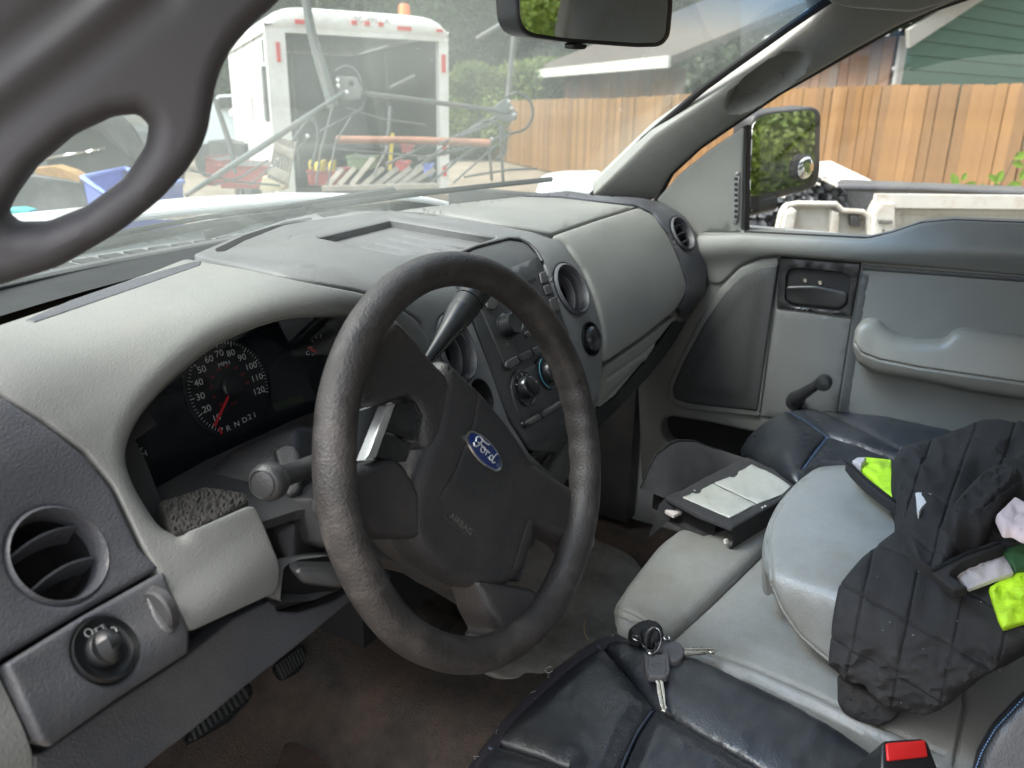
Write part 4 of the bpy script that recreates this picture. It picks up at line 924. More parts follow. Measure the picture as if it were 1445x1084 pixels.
# seat belt buckle
q0 = on(1278, 1066, 'Z', .95); bR = np.stack([unit(on(1305,1047,'Z',.95)-on(1247,1055,'Z',.95)), unit(np.array([.1,-.2,1.])), np.zeros(3)], 1); bR[:, 1] = unit(bR[:, 1]-bR[:, 0]*(bR[:, 1]@bR[:, 0])); bR[:, 2] = np.cross(bR[:, 0], bR[:, 1])
bk = patch('seat_belt_buckle', [(1241,1052),(1246,1047),(1298,1043),(1306,1047),(1326,1100),(1326,1130),(1240,1130)], convex_map([((-.2,-.25,1), on(1275,1050,'Z',.955)), ((-.5,-.75,.35), on(1275,1080,'Z',.945))], 90), M['black'], truck, t=.004, depth=.05, bev=4, r=4, step=4)
patch('release_button', [(1246,1052),(1300,1046),(1303,1068),(1247,1076)], convex_map([((-.2,-.25,1), on(1275,1050,'Z',.955)), ((-.5,-.75,.35), on(1275,1080,'Z',.945))], 90), mat('buckle_red', (.55,.02,.02), .35), bk, t=.0065, depth=-.001, bev=2, bh=.002, r=3, step=4)
# pedals
def pedal(name, out, z, nrm, nrib, par=truck):
    c0 = np.mean(np.array(out, float), 0); q = on(c0[0], c0[1], 'Z', z)
    o = pp(name, out, M['black'], nrm, q, t=.006, depth=.008, bev=3, r=8, step=5, grooves=[])
    return o, q
o, q = pedal('brake_pedal', [(262,1045),(270,1020),(300,995),(336,970),(352,964),(355,975),(345,995),(320,1020),(285,1042),(268,1050)], .66, (0, -.75, .65), 9)
for i in range(11):
    t = i/10; a, c_ = np.array([268+74*t, 1024-52*t]), np.array([276+74*t, 1044-52*t-6*t]); MB().bar(onp(*a, (0,-.75,.65), q+np.array([0,-.005,.005])), onp(*c_, (0,-.75,.65), q+np.array([0,-.005,.005])), .004, .005).obj('rib', M['darker'], o, 0)
MB().tube([onp(x, y, (0,-.75,.65), q+np.array([0,-.003,.003])) for x, y in ((354,963),(357,976),(346,998),(320,1023))], .002, 6).obj('pedal_trim', M['chrome'], o)
MB().tube([q+np.array([0,.01,.0]), q+np.array([.0,.10,.12]), q+np.array([0,.14,.30])], .01, 8).obj('pedal_arm', M['black'], o)
o, q = pedal('accelerator_pedal', [(385,942),(402,922),(425,908),(433,930),(420,950),(398,962)], .64, (0, -.75, .65), 8)
for i in range(9):
    t = i/8; a, c_ = np.array([390+34*t, 938-24*t]), np.array([400+31*t, 958-26*t]); MB().bar(onp(*a, (0,-.75,.65), q+np.array([0,-.005,.005])), onp(*c_, (0,-.75,.65), q+np.array([0,-.005,.005])), .0028, .004).obj('rib', M['darker'], o, 0)
MB().tube([q+np.array([0,.01,.0]), q+np.array([.0,.10,.12]), q+np.array([0,.14,.30])], .008, 8).obj('pedal_arm', M['black'], o)

# ---- rear-view mirror
mirm = mat('mirror_glass', (.85, .87, .86), .02, metal=1.)
Mc = on(832, 20, 'X', -.06); dv = unit(Mc-CAM); tg = np.array([.36, -.80, 1.60]); mN = unit(unit(tg-Mc)-dv)
rv = patch('rear_view_mirror', [(724,-30),(727,28),(734,44),(748,53),(800,60),(900,67),(932,66),(944,52),(948,10),(947,-30)], plane_map(mN, Mc), M['black'], truck, t=.004, depth=.03, bev=5, r=10, step=8)
patch('mirror_glass', [(732,-30),(734,26),(740,40),(752,47),(800,54),(900,61),(929,60),(938,50),(942,10),(941,-30)], plane_map(mN, Mc+mN*.0045), mirm, rv, t=.0005, depth=.002, bev=0, r=8, step=40, smooth=0)
patch('dip_lever', [(805,62),(812,60),(828,63),(824,70),(806,70)], plane_map(mN, Mc), M['black'], rv, t=.004, depth=.01, bev=2, r=3, step=3)
MB().tube([Mc-mN*.03, Mc-mN*.06+np.array([0,0,.05]), np.array([Mc[0], .12, 1.73])], .009, 8).obj('mirror_stalk', M['black'], rv)

# ---- passenger side mirror outside
sc_ = on(1106, 215, 'X', 1.03); dv = unit(sc_-CAM); sN = unit(unit(np.array([.34, -1., -.10]))-dv)
sm = patch('side_mirror', [(1058,172),(1064,161),(1085,156),(1146,150),(1156,158),(1155,240),(1151,260),(1138,268),(1056,290)], plane_map(sN, sc_), M['darker'], truck, t=.008, depth=.05, bev=4, r=8, step=10)
patch('side_mirror_glass', [(1062,177),(1070,166),(1088,161),(1144,155),(1150,162),(1149,240),(1146,254),(1136,260),(1058,278)], plane_map(sN, sc_+sN*.0085), mirm, sm, t=.0005, depth=.002, bev=0, r=6, step=40, smooth=0)
bc = onp(1131, 236, sN, sc_+sN*.010); rb = .0265
bs = MB().lathe([(rb*1.12,0),(rb*1.12,.010),(rb*1.02,.013),(rb,.011)], bc, sN, 36, cap=False).obj('blind_spot_mirror', M['black'], sm)
MB().lathe([(rb*math.cos(a), .011+rb*.35*math.sin(a)) for a in np.linspace(0, math.pi/2*.995, 8)], bc, sN, 36).obj('convex_glass', mirm, sm, 80)
MB().tube([onp(1090, 285, sN, sc_), np.array([.93, .16, 1.30])], .02, 10).obj('mirror_arm', M['black'], sm)

# ================================================================== loose things in the cab
def leather_puff(seams, w=26, a=.012):
    def f(V, d):
        dd = np.min([segdist(V, np.array(s, float), False) for s in seams], 0); return a*np.clip(np.minimum(dd, d)/w, 0, 1)**.6*1.0+.0012*fbm(V/30, 1, 3)
    return f
ls = [[(846,909),(880,950),(925,1003)], [(925,1003),(900,1040),(878,1090),(860,1130)], [(925,1003),(985,1040),(1060,1084),(1130,1130)], [(690,1052),(760,1075),(800,1090)]]
oc = thing('seat_cover', 'black blue leather slip cover on the driver seat, bunch of keys lying on it', 'seat cover', tuple(on(880, 1000, 'Z', .89)))
patch('cover', [(640,1140),(672,1082),(722,1017),(792,951),(850,909),(885,901),(930,912),(1000,936),(1100,984),(1180,1028),(1262,1088),(1300,1140)], plane_map((0, .03, 1), (0, -.15, .895)), M['leather'], oc, t=.002, depth=.10, bev=12, bh=.012, r=14, step=7, hf=leather_puff(ls),
   grooves=[(s, .005, 2.2) for s in ls])
for s, o in ((ls[0], (-3, 3)), (ls[1], (-4, 0)), (ls[2], (0, 4)), (ls[3], (0, 3))):
    c_ = np.array([crom(np.array([[*q, 0] for q in s], float), t)[:2] for t in np.linspace(0, len(s)-1, 14)])
    MB().tube([on(x+o[0], y+o[1], 'Z', .898) for x, y in c_], .0022, 6).obj('piping', M['seam'], oc)
hem = resamp(np.array([(630,1150),(666,1086),(718,1016),(788,949),(848,905),(880,897)], float), 7, False)
hm = []
for i, (x, y) in enumerate(hem):
    j = fbm(np.array([[i*.9, 0, 0]]), 1)[0]; hm.append([on(x-6+j, y-3+j, 'Z', .882), on(x-3+j, y-4, 'Z', .894), on(x+4+j, y+3, 'Z', .897), on(x+9+j*1.5, y+8, 'Z', .8965)])
grid('fabric_hem', hm, mat('navy_felt', (.022,.02,.028), .95, var=.3, vscale=60, grain=1, gscale=300), oc, flip=True)
fz = MB()
for k in range(5):
    i = rnd.randrange(len(hem)); x, y = hem[i]; p = on(x-2, y-2, 'Z', .897); fz.tube([p, p+np.array([rnd.uniform(-.004,.004), rnd.uniform(0,.005), rnd.uniform(0,.004)]), p+np.array([rnd.uniform(-.007,.007), rnd.uniform(0,.008), rnd.uniform(-.002,.004)])], .00035, 4)
p = on(775, 946, 'Z', .90); fz.tube([p+np.array([.006*math.cos(a), .004*math.sin(a), .001]) for a in np.linspace(0, 5, 10)], .0006, 5)
tag(fz.obj('loose_threads', mat('pale_thread', (.28,.28,.27), .8), oc, 0), kind='stuff')

ps = [[(1112,582),(1140,598),(1167,618)], [(1167,618),(1200,628),(1240,643),(1300,668)], [(1167,619),(1150,640),(1133,664)], [(1144,577),(1190,596),(1240,622),(1300,655)]]
pc = thing('seat_cover', 'blue black leather slip cover on the passenger seat beside the window crank', 'seat cover', tuple(on(1150, 630, 'Z', .91)))
patch('cover', [(1040,642),(1058,612),(1084,592),(1108,579),(1142,575),(1185,580),(1250,587),(1320,602),(1480,640),(1480,760),(1290,700),(1200,668),(1150,665),(1122,690),(1084,668)], convex_map([((0,.05,1), (.6,-.05,.925)), ((-.35,.7,.5), on(1075,600,'Z',.92))], 60), M['leather'], pc, t=.002, depth=.10, bev=10, bh=.012, r=12, step=6, hf=leather_puff(ps, 22, .016), grooves=[(s, .006, 1.8) for s in ps])
for s in ps[:3]:
    c_ = np.array([crom(np.array([[*q, 0] for q in s], float), t)[:2] for t in np.linspace(0, len(s)-1, 12)]); MB().tube([on(x, y, 'Z', .930) for x, y in c_], .0028, 6).obj('piping', mat('bright_blue_piping', (.035,.06,.11), .5), pc)

# document case
zc = .945
dc = thing('document_case', 'worn black fabric document case with two cloudy clear pockets on the grey centre seat', 'document case', tuple(on(1020, 720, 'Z', .905)))
fab = mat('black_canvas', (.022,.022,.024), .9, var=.25, vscale=30, grain=1, gscale=500, dirt=(.06,.055,.05), dscale=12, damt=.4)
patch('case_top', [(938,703),(985,680),(1053,646),(1090,662),(1126,690),(1108,704),(1033,747),(985,728)], plane_map((0,0,1), (0,0,zc)), fab, dc, t=.003, depth=.004, bev=4, r=4, step=6, hf=lambda V, d: .002*fbm(V/22, 1))
P0, P1, P2, P3 = [on(x, y, 'Z', zc-.002) for x, y in ((938,703),(1033,747),(1124,692),(1053,647))]; dz = np.array([0, 0, -.037])
cen_ = (P0+P1+P2+P3)/4; wl = MB()
def sk(p, k): return cen_+(p-cen_)*k
s0, s1, s2, s3 = P0, P1, P2, P3
wall = []
for t in np.linspace(0, 1, 9): wall.append([P1+(P2-P1)*t+dz*u+unit(np.cross(P2-P1, (0,0,1)))*.004*math.sin(u*math.pi) for u in np.linspace(0, 1, 5)])
grid('case_spine', wall, fab, dc)
wall = [[P3+(P0-P3)*t+dz*u for u in np.linspace(0, 1, 4)] for t in np.linspace(0, 1, 7)]; grid('case_side', wall, fab, dc)
B0, B1, B2, B3 = [q+dz for q in (P0, P1, P2, P3)]
MB().add([B0, B1, B2, B3, B0+np.array([0,0,.004]), B1+np.array([0,0,.004]), B2+np.array([0,0,.004]), B3+np.array([0,0,.004])], [(0,3,2,1),(4,5,6,7),(0,1,5,4),(1,2,6,5),(2,3,7,6),(3,0,4,7)]).obj('case_bottom', fab, dc, 0)
inn = [[sk(P0, .97)+(sk(P1, .97)-sk(P0, .97))*t+np.array([.02,.03,0])+dz*u for u in (0.05, .95)] for t in (0, 1)]; grid('case_lining', inn, M['hole'], dc)
pgm = mat('paper', (.6,.55,.52), .8)
MB().bar(P0+(P1-P0)*.08+dz*.45+np.array([.0,.0,0]), P0+(P1-P0)*.22+dz*.48, .02, .005).obj('folded_papers', pgm, dc, 0)
MB().bar(P0+(P1-P0)*.93+dz*.55, P0+(P1-P0)*.95+dz*.7, .006, .004).obj('folded_papers', pgm, dc, 0)
clm = mat('cloudy_vinyl', (.36,.37,.34), .35, var=.10, vscale=14, coat=.5, bump2=(60, .4, .003))
def pk(o, **k): return patch('clear_pocket', o, plane_map((0,0,1), (0,0,zc+.0042)), clm, dc, t=.0012, depth=.001, bev=1.2, r=1, step=5, hf=lambda V, d: .0012*fbm(V/14, 1, 3), **k)
pk([(963,702),(977,696),(982,697),(988,696),(990,691),(1006,683),(1067,712),(1030,731)]); pk([(1008,682),(1022,676),(1030,673),(1036,674),(1041,670),(1042,666),(1061,656),(1090,669),(1116,687),(1104,698),(1069,711)])
fl = [(940,703),(946,664),(952,646),(962,638),(985,635),(1020,640),(1042,645),(1054,650)]
W3 = [];  H3 = np.interp(np.linspace(0, 1, 14), [0,.12,.35,.6,.85,1], [.0,.05,.062,.045,.015,.0])
for i, t in enumerate(np.linspace(0, 1, 14)):
    b0 = P0+(P3-P0)*t; W3.append([b0+np.array([.01*u, .045*u, H3[i]*u*(1.4-u*.4)]) for u in np.linspace(0, 1, 6)])
grid('case_flap', W3, fab, dc); MB().tube([r[-1] for r in W3], .0018, 6).obj('flap_binding', M['hole'], dc)
fl2 = [[on(940,702,'Z',zc), on(955,708,'Z',zc-.005)], [on(930,712,'Z',zc-.01), on(953,722,'Z',zc-.018)], [on(924,735,'Z',zc-.02), on(944,735,'Z',zc-.03)], [on(915,758,'Z',zc-.035), on(918,757,'Z',zc-.036)]]
grid('hanging_flap', fl2, fab, dc)
for x, y in ((980,692),(1076,716),(1080,714)): MB().lathe([(.003,0),(.0025,.001),(.0001,.0012)], on(x, y, 'Z', zc+.003), (0,0,1), 12).obj('rivet', M['chrome'], dc)

# keys
kz = .918; ky = thing('bunch_of_keys', 'two grey headed vehicle keys and black fob on a split ring, on the dark seat', 'keys', tuple(on(930, 940, 'Z', .905)))
def kc_(pts, s=.1476, o=(870,860)): return [(o[0]+x*s, o[1]+y*s) for x, y in pts]
kg = mat('key_grey_plastic', (.085,.083,.088), .45, grain=.3, gscale=900); km = mat('key_steel', (.62,.58,.5), .25, metal=1., var=.1, vscale=40)
kp = lambda z: plane_map((0,0,1), (0,0,z))
k1 = patch('key', kc_([(252,440),(275,405),(480,405),(500,440),(515,625),(480,668),(310,662),(275,615)]), kp(kz), kg, ky, t=.004, depth=.004, bev=2.2, r=4, step=3, holes=[kc_([(280,428),(300,415),(440,412),(448,435),(430,448),(300,452)])], rh=1.2, grooves=[(kc_([(300,480),(300,600),(330,640)]), .0006, .5), (kc_([(460,480),(478,600),(460,640)]), .0006, .5)])
patch('blade', kc_([(368,668),(440,662),(462,800),(470,920),(488,950),(465,986),(445,975),(430,975),(425,940),(415,930),(400,860),(385,790),(380,720),(368,700)]), kp(kz-.001), km, ky, t=.0012, depth=.0012, bev=.5, r=1, step=2.5, grooves=[(kc_([(405,680),(430,820),(455,960)]), .0008, .7)])
c_ = onp(*kc_([(385,530)])[0], (0,0,1), (0,0,kz+.0042)); e_ = unit(on(940,934,'Z',kz)-on(915,936,'Z',kz)); 
MB().tube([c_+e_*.0065*math.cos(a)+np.cross((0,0,1), e_)*.0022*math.sin(a) for a in np.linspace(0, 2*math.pi, 24, endpoint=False)], .00025, 5, closed=True).obj('embossed_oval', kg, ky)
k2 = patch('key', kc_([(350,380),(365,345),(395,325),(470,316),(560,316),(610,340),(645,400),(650,450),(620,500),(570,520),(500,510),(420,470),(370,420)]), kp(kz-.006), kg, ky, t=.004, depth=.004, bev=2.5, r=4, step=3, holes=[kc_([(355,360),(375,340),(388,350),(385,390),(362,395)])], rh=1)
patch('blade', kc_([(640,372),(760,368),(930,376),(962,392),(935,420),(905,422),(880,410),(850,425),(780,430),(650,436)]), kp(kz-.007), km, ky, t=.0012, depth=.0012, bev=.5, r=1, step=2.5, grooves=[(kc_([(650,400),(930,398)]), .0008, .8)])
c_ = onp(*kc_([(530,390)])[0], (0,0,1), (0,0,kz-.0018)); MB().tube([c_+np.array([.0025*math.cos(a), .006*math.sin(a), 0]) for a in np.linspace(0, 2*math.pi, 24, endpoint=False)], .00025, 5, closed=True).obj('embossed_oval', kg, ky)
patch('leather_fob', kc_([(108,240),(150,200),(210,160),(300,140),(390,160),(430,200),(450,250),(450,310),(400,335),(330,345),(300,320),(250,300),(215,320),(160,300),(120,270)]), kp(kz-.006), mat('fob_black', (.012,.012,.013), .6, grain=.6, gscale=500), ky, t=.011, depth=.005, bev=7, bh=.009, r=3, step=3, hf=lambda V, d: .0015*fbm(V/5, 1, 3))
def ring(cx_, cy_, rx, ry, z0, z1, rot, rad, n):
    e = ell(870+cx_*.1476, 860+cy_*.1476, rx*.1476, ry*.1476, 40, rot); P = [on(x, y, 'Z', z0+(z1-z0)*(.5-.5*math.cos(2*math.pi*i/40))) for i, (x, y) in enumerate(e)]
    MB().tube(P, rad, 6, closed=True).obj(n, M['chrome'], ky, 60)
ring(345, 300, 75, 130, kz+.004, kz+.008, .15, .0009, 'split_ring'); ring(352, 300, 70, 124, kz+.005, kz+.009, .15, .0008, 'split_ring'); ring(300, 315, 60, 90, kz-.002, kz+.006, -.7, .0008, 'split_ring')
ring(190, 275, 45, 20, kz-.001, kz+.002, .4, .0008, 'fob_loop'); ring(480, 275, 30, 16, kz+.0, kz+.003, .3, .0012, 'clasp')
# jacket
A3 = A1-ad*.1
jt = [((-.05,.10,1), on(1150,740,'Z',1.0)+np.array([0,0,.03])), (unit(an+np.array([0,0,.18])), A1+an*.03)]
def jm(k): return convex_map([(n, np.asarray(q)+unit(n)*k) for n, q in jt], 22)
jl = mat('black_quilted_cloth', (.016,.0155,.016), .92, var=.35, vscale=14, grain=1, gscale=420, dirt=(.04,.038,.036), dscale=10, damt=.5, sheen=.0)
hv = mat('hi_vis_yellow', (.52,.85,.02), .6, var=.15, vscale=30, dirt=(.16,.26,.03), dscale=14, damt=.7, bump2=(80,.5,.003))
rt_ = mat('reflective_tape', (.52,.47,.46), .5, var=.12, vscale=60, dirt=(.3,.26,.25), dscale=20, damt=.5, bump2=(90,.5,.002))
def jc(pts): return [(1000+x*.4463, 600+y*.4463) for x, y in pts]
def fold(amp, sc, seed, qs=0., q0=(0,0), ridge=1):
    def f(V, d):
        P = V/sc+seed; a = fbm(P, 1, 2, seed); b_ = fbm(P*1.3+9, 1, 2, seed+4); h = amp*(1-np.abs(b_)*2)*ridge*.6+amp*a
        h = h*np.clip(d/10, 0.1, 1)
        return h
    return f
def quilt(box, sp, an1, an2, dep=.004, wd=2.2):
    x0, y0, x1, y1 = box; out = []
    for a in (an1, an2):
        dx, dy = math.cos(a), math.sin(a); nx, ny = -dy, dx; L = 400
        for k in range(-8, 9):
            c = ((x0+x1)/2+nx*k*sp, (y0+y1)/2+ny*k*sp); out.append(([(c[0]-dx*L+0, c[1]-dy*L), (c[0]+dx*L, c[1]+dy*L)], dep, wd))
    return out
jk = thing('work_jacket', 'crumpled black quilted work jacket with yellow hi-vis panels draped over the grey armrest', 'jacket', tuple(on(1300, 850, 'Z', 1.0)))
def lowfold(V, d):
    h = fold(.006, 85, 2.)(V, d)
    y = (V[:, 1]-600)/.4463; k = np.clip((y-640)/120, 0, 1)*np.clip((930-y)/50, 0, 1)
    h += k*.007*(1-2*np.abs(fbm(np.stack([V[:, 0]/48+V[:, 1]/120, V[:, 1]/26-V[:, 0]/90], 1), 1, 2, 3)))
    return h
patch('jacket_body', jc([(412,510),(445,470),(480,430),(540,380),(600,335),(660,380),(740,440),(890,500),(1100,600),(1100,640),(1000,700),(930,760),(862,800),(790,860),(740,895),(690,915),(640,905),(600,905),(540,865),(500,820),(440,800),(400,775),(384,745),(388,690),(392,620),(402,560)]), jm(.012), jl, jk, t=.012, depth=.03, bev=16, bh=.012, r=6, step=5, hf=lowfold, grooves=quilt((1170,760,1400,1000), 68, .5, 1.75, .0025, 2.0))
patch('jacket_cuff', jc([(410,785),(440,800),(500,830),(560,870),(620,895),(590,930),(545,950),(480,932),(430,905),(412,870)]), jm(-.004), jl, jk, t=.01, depth=.02, bev=5, r=5, step=5, hf=fold(.004, 20, 5.))
patch('jacket_back', jc([(578,130),(590,100),(640,78),(700,62),(770,30),(840,6),(900,6),(990,16),(1120,20),(1120,400),(930,388),(820,380),(720,470),(660,440),(625,380),(605,330),(592,260),(596,200),(580,170)]), jm(.035), jl, jk, t=.014, depth=.05, bev=16, bh=.013, r=6, step=5, hf=fold(.012, 80, 11.), grooves=quilt((1260,600,1445,770), 52, .45, 1.9, .0025, 1.8))
patch('sleeve', jc([(745,300),(790,240),(880,150),(940,130),(990,165),(990,200),(940,240),(900,300),(870,335),(830,330),(770,340)]), jm(.062), jl, jk, t=.012, depth=.03, bev=10, bh=.012, r=8, step=5, hf=fold(.006, 20, 21.), grooves=[(jc([(870,290),(985,185)]), .004, 2)])
patch('pink_lining', jc([(905,296),(940,262),(965,236),(1000,255),(1110,250),(1110,380),(990,368),(960,350),(930,352)]), jm(.066), mat('pale_pink_cloth', (.62,.52,.54), .9, bump2=(60,.5,.004)), jk, t=.008, depth=.002, bev=8, r=4, step=5, hf=fold(.004, 16, 31.))
patch('hi_vis_panel', jc([(884,520),(930,490),(1000,460),(1110,430),(1110,640),(997,625),(930,648),(915,620),(905,585)]), jm(.028), hv, jk, t=.004, depth=.004, bev=3, r=3, step=5, hf=fold(.006, 30, 41.))
patch('hi_vis_panel', jc([(455,122),(490,104),(578,112),(580,170),(594,200),(596,243),(560,218),(520,180),(480,140)]), jm(.010), hv, jk, t=.003, depth=.004, bev=2, r=3, step=4, hf=fold(.004, 18, 51.))
patch('hi_vis_panel', jc([(920,408),(990,385),(1110,370),(1110,440),(1000,462),(968,470)]), jm(.034), mat('dark_green_mesh', (.03,.09,.03), .8, var=.3, vscale=60), jk, t=.006, depth=.01, bev=3, r=3, step=5, hf=fold(.004, 14, 61.))
patch('reflective_strip', jc([(780,470),(850,435),(928,408),(950,440),(966,470),(900,492),(822,522),(795,490)]), jm(.036), rt_, jk, t=.002, depth=.003, bev=1.5, r=3, step=4, hf=fold(.004, 26, 71.), grooves=[(jc([(790,480),(928,420)]), .001, .8)])
patch('reflective_strip', jc([(452,120),(470,108),(500,108),(482,135)]), jm(.016), rt_, jk, t=.004, depth=.006, bev=1, r=2, step=4)
patch('zip_tape', jc([(430,124),(448,124),(500,175),(560,225),(598,252),(596,268),(560,245),(500,200),(450,150)]), jm(.012), jl, jk, t=.006, depth=.008, bev=2, r=3, step=4)
patch('zip_tape', jc([(700,470),(820,415),(925,378),(935,392),(800,445),(760,480),(820,520),(775,532),(735,500)]), jm(.046), jl, jk, t=.005, depth=.01, bev=2, r=3, step=4)
def teeth(line, k, h):
    f = jm(k); pts = resamp(np.array(jc(line), float), 2.6, False); P, N = f(pts); m = MB()
    for i in range(len(P)-1):
        d = unit(P[i+1]-P[i]); s = np.cross(N[i], d); m.box(P[i]+N[i]*h, (.0012, .004, .0016), np.stack([d, s, N[i]], 1))
    return tag(m.obj('zip_teeth', M['black'], jk, 0), kind='stuff')
teeth([(432,128),(500,188),(560,236),(597,264)], .012, .0075); teeth([(705,472),(820,418),(922,384)], .046, .0065)
patch('white_smear', jc([(648,268),(680,270),(706,274),(690,300),(672,318),(660,340),(655,318)]), jm(.035), mat('dried_paint', (.6,.6,.6), .7), jk, t=.0245, depth=-.018, bev=1, r=1, step=3, hf=fold(.001, 45, 11.))
lint = MB(); f_ = jm(.012); lp = [jc([(rnd.uniform(420, 900), rnd.uniform(420, 880))])[0] for _ in range(12)]; P_, N_2 = f_(lp)
for p, n in zip(P_, N_2): lint.box(p+n*.0165, (rnd.uniform(.0006,.0016), rnd.uniform(.0006,.0012), .0006))
f_ = jm(.035); lp = [jc([(rnd.uniform(610, 980), rnd.uniform(60, 370))])[0] for _ in range(9)]; P_, N_2 = f_(lp)
for p, n in zip(P_, N_2): lint.box(p+n*.019, (rnd.uniform(.0006,.0016), rnd.uniform(.0006,.0012), .0006))
tag(lint.obj('lint', mat('lint', (.25,.25,.24), .9), jk, 0), kind='stuff')
cr2 = MB()
for _ in range(45): x, y = rnd.uniform(690, 1230), rnd.uniform(925, 1080); p = on(x, y, 'Z', .9005); cr2.box(p, (rnd.uniform(.0005,.0014), rnd.uniform(.0005,.001), .0005))
tag(cr2.obj('crumbs', mat('crumb', (.3,.28,.25), .9), oc, 0), kind='stuff')
# a dry pine needle on the mat
nd = MB().tube([on(826,876,'Z',.63), on(824,884,'Z',.63), on(825,893,'Z',.63), on(831,903,'Z',.63)], .0012, 5).obj('straw', mat('dry_straw', (.42,.30,.16), .8), None, 60, loc=tuple(on(826,890,'Z',.63))); tag(nd, 'thin curved dry straw on the floor mat between the wheel and the grey seat', 'straw')

# ================================================================== outside the cab
FH = unit(np.array([FW[0], FW[1], 0]))
def dplane(d): return (FH*-1, CAM+FH*d)
def fp(name, out, m, d, par=None, **k): return patch(name, out, plane_map((-FH[0], -FH[1], 0), CAM+FH*d), m, par, **k)
def onf(x, y, d): return onp(x, y, (-FH[0], -FH[1], 0), CAM+FH*d)
# hood, cowl, wipers (parts of our truck)
Hd = []
for x in np.linspace(-.93, .93, 33):
    row = []
    for t in np.linspace(0, 1, 26):
        yb = .85+.12*(1-(x/.93)**2)*.8+(.06 if abs(x) < .5 else .06*(.93-abs(x))/.43); y = yb+t*1.05
        z = 1.312-.15*max(0, y-1.0)**2-.10*abs(x/.95)**6-.012*math.exp(-((abs(x)-.55)/.06)**2)
        row.append((x, y, z))
    Hd.append(row)
grid('hood', Hd, M['paint'], truck, flip=True)
MB().tube([r[0] for r in Hd], .008, 8).obj('hood_edge', M['paint'], truck)
cow = []; cm = mat('cowl_plastic', (.24,.26,.265), .3, var=.2, vscale=12, dirt=(.20,.21,.20), dscale=9, damt=.6)
for x in np.linspace(-.88, .88, 45):
    u = x/.88; row = []
    for t in np.linspace(0, 1, 14):
        y = np.interp(t, [0, 1], [edgeY(1.325)+.03+(1-u*u)*.19, 1.02+.06*(1-u*u)]); z = 1.296-.03*math.sin(t*math.pi)*.9-.02*t+.004*math.sin(t*30)
        row.append((x, y, z))
    cow.append(row)
cowl = grid('cowl_grille', cow, cm, truck, flip=True)
for i in range(36):
    x = -.86+i*.0485
    if abs(x) > .84: continue
    u = x/.88; ys = edgeY(1.325)+.03+(1-u*u)*.19
    MB().box((x, ys+.16, 1.272), (.034, .05, .004)).obj('louvre_slot', M['hole'], cowl, 0)
    MB().box((x, ys+.235, 1.268), (.034, .045, .004)).obj('louvre_slot', M['hole'], cowl, 0)
def wz(x, y): return 1.30
wp1 = [on(120,375,'Z',1.325), on(200,345,'Z',1.328), on(290,318,'Z',1.33), on(380,300,'Z',1.332)]
w1 = MB().tube([(-.62,.50,1.335), (-.40,.62,1.335), (-.1,.69,1.335), (.12,.70,1.335)], .007, 6); w1.tube([(-.62,.51,1.345), (-.40,.63,1.345), (-.1,.70,1.345), (.12,.71,1.345)], .004, 6)
w1.obj('wiper', M['black'], truck)
w2 = MB().tube([(.10,.66,1.345), (.3,.63,1.352), (.5,.57,1.36), (.68,.50,1.368)], .006, 6); w2.tube([(-.02,.80,1.30), (.12,.74,1.335), (.32,.655,1.358)], .010, 8); w2.obj('wiper', M['black'], truck)
MB().tube([(-.62,.78,1.30), (-.50,.68,1.335), (-.3,.655,1.35)], .010, 8).obj('wiper_arm', M['black'], truck)
# rest of the body, below what the cab shows
b = MB(); b.box((0, 1.45, .85), (1.86, .98, .5)); b.obj('engine_bay_body', M['paint'], truck, 0)
for x in (-.86, .86):
    for y in (1.35, -2.4):
        MB().lathe([(.20,-.13),(.36,-.12),(.385,-.08),(.385,.08),(.36,.12),(.20,.13),(.0001,.13)], (x, y, .385), (1,0,0), 32).obj('wheel', M['black'], truck)
MB().box((0, -2.45, .85), (1.86, 2.3, .45)).obj('cargo_bed', M['paint'], truck, 0)

# ground
gmat = mat('packed_dirt', (.23,.19,.145), .95, var=.2, vscale=1.2, dirt=(.13,.12,.085), dscale=.5, damt=.8, bump2=(6, .8, .05))
gx = np.linspace(-90, 90, 91); gp = [[(x, y, .02*math.sin(x*.7)*math.cos(y*.6)) for y in gx] for x in gx]
g0 = grid('ground', gp, gmat, None, flip=True); tag(g0, kind='structure')
# distant ground sheet
g1 = mo('terrain', [(-300,-300,-.35),(300,-300,-.35),(300,300,-.35),(-300,300,-.35)], [(0,1,2,3)], mat('grassy_ground', (.07,.09,.035), .95, var=.3, vscale=.3), None, 0); tag(g1, kind='structure')

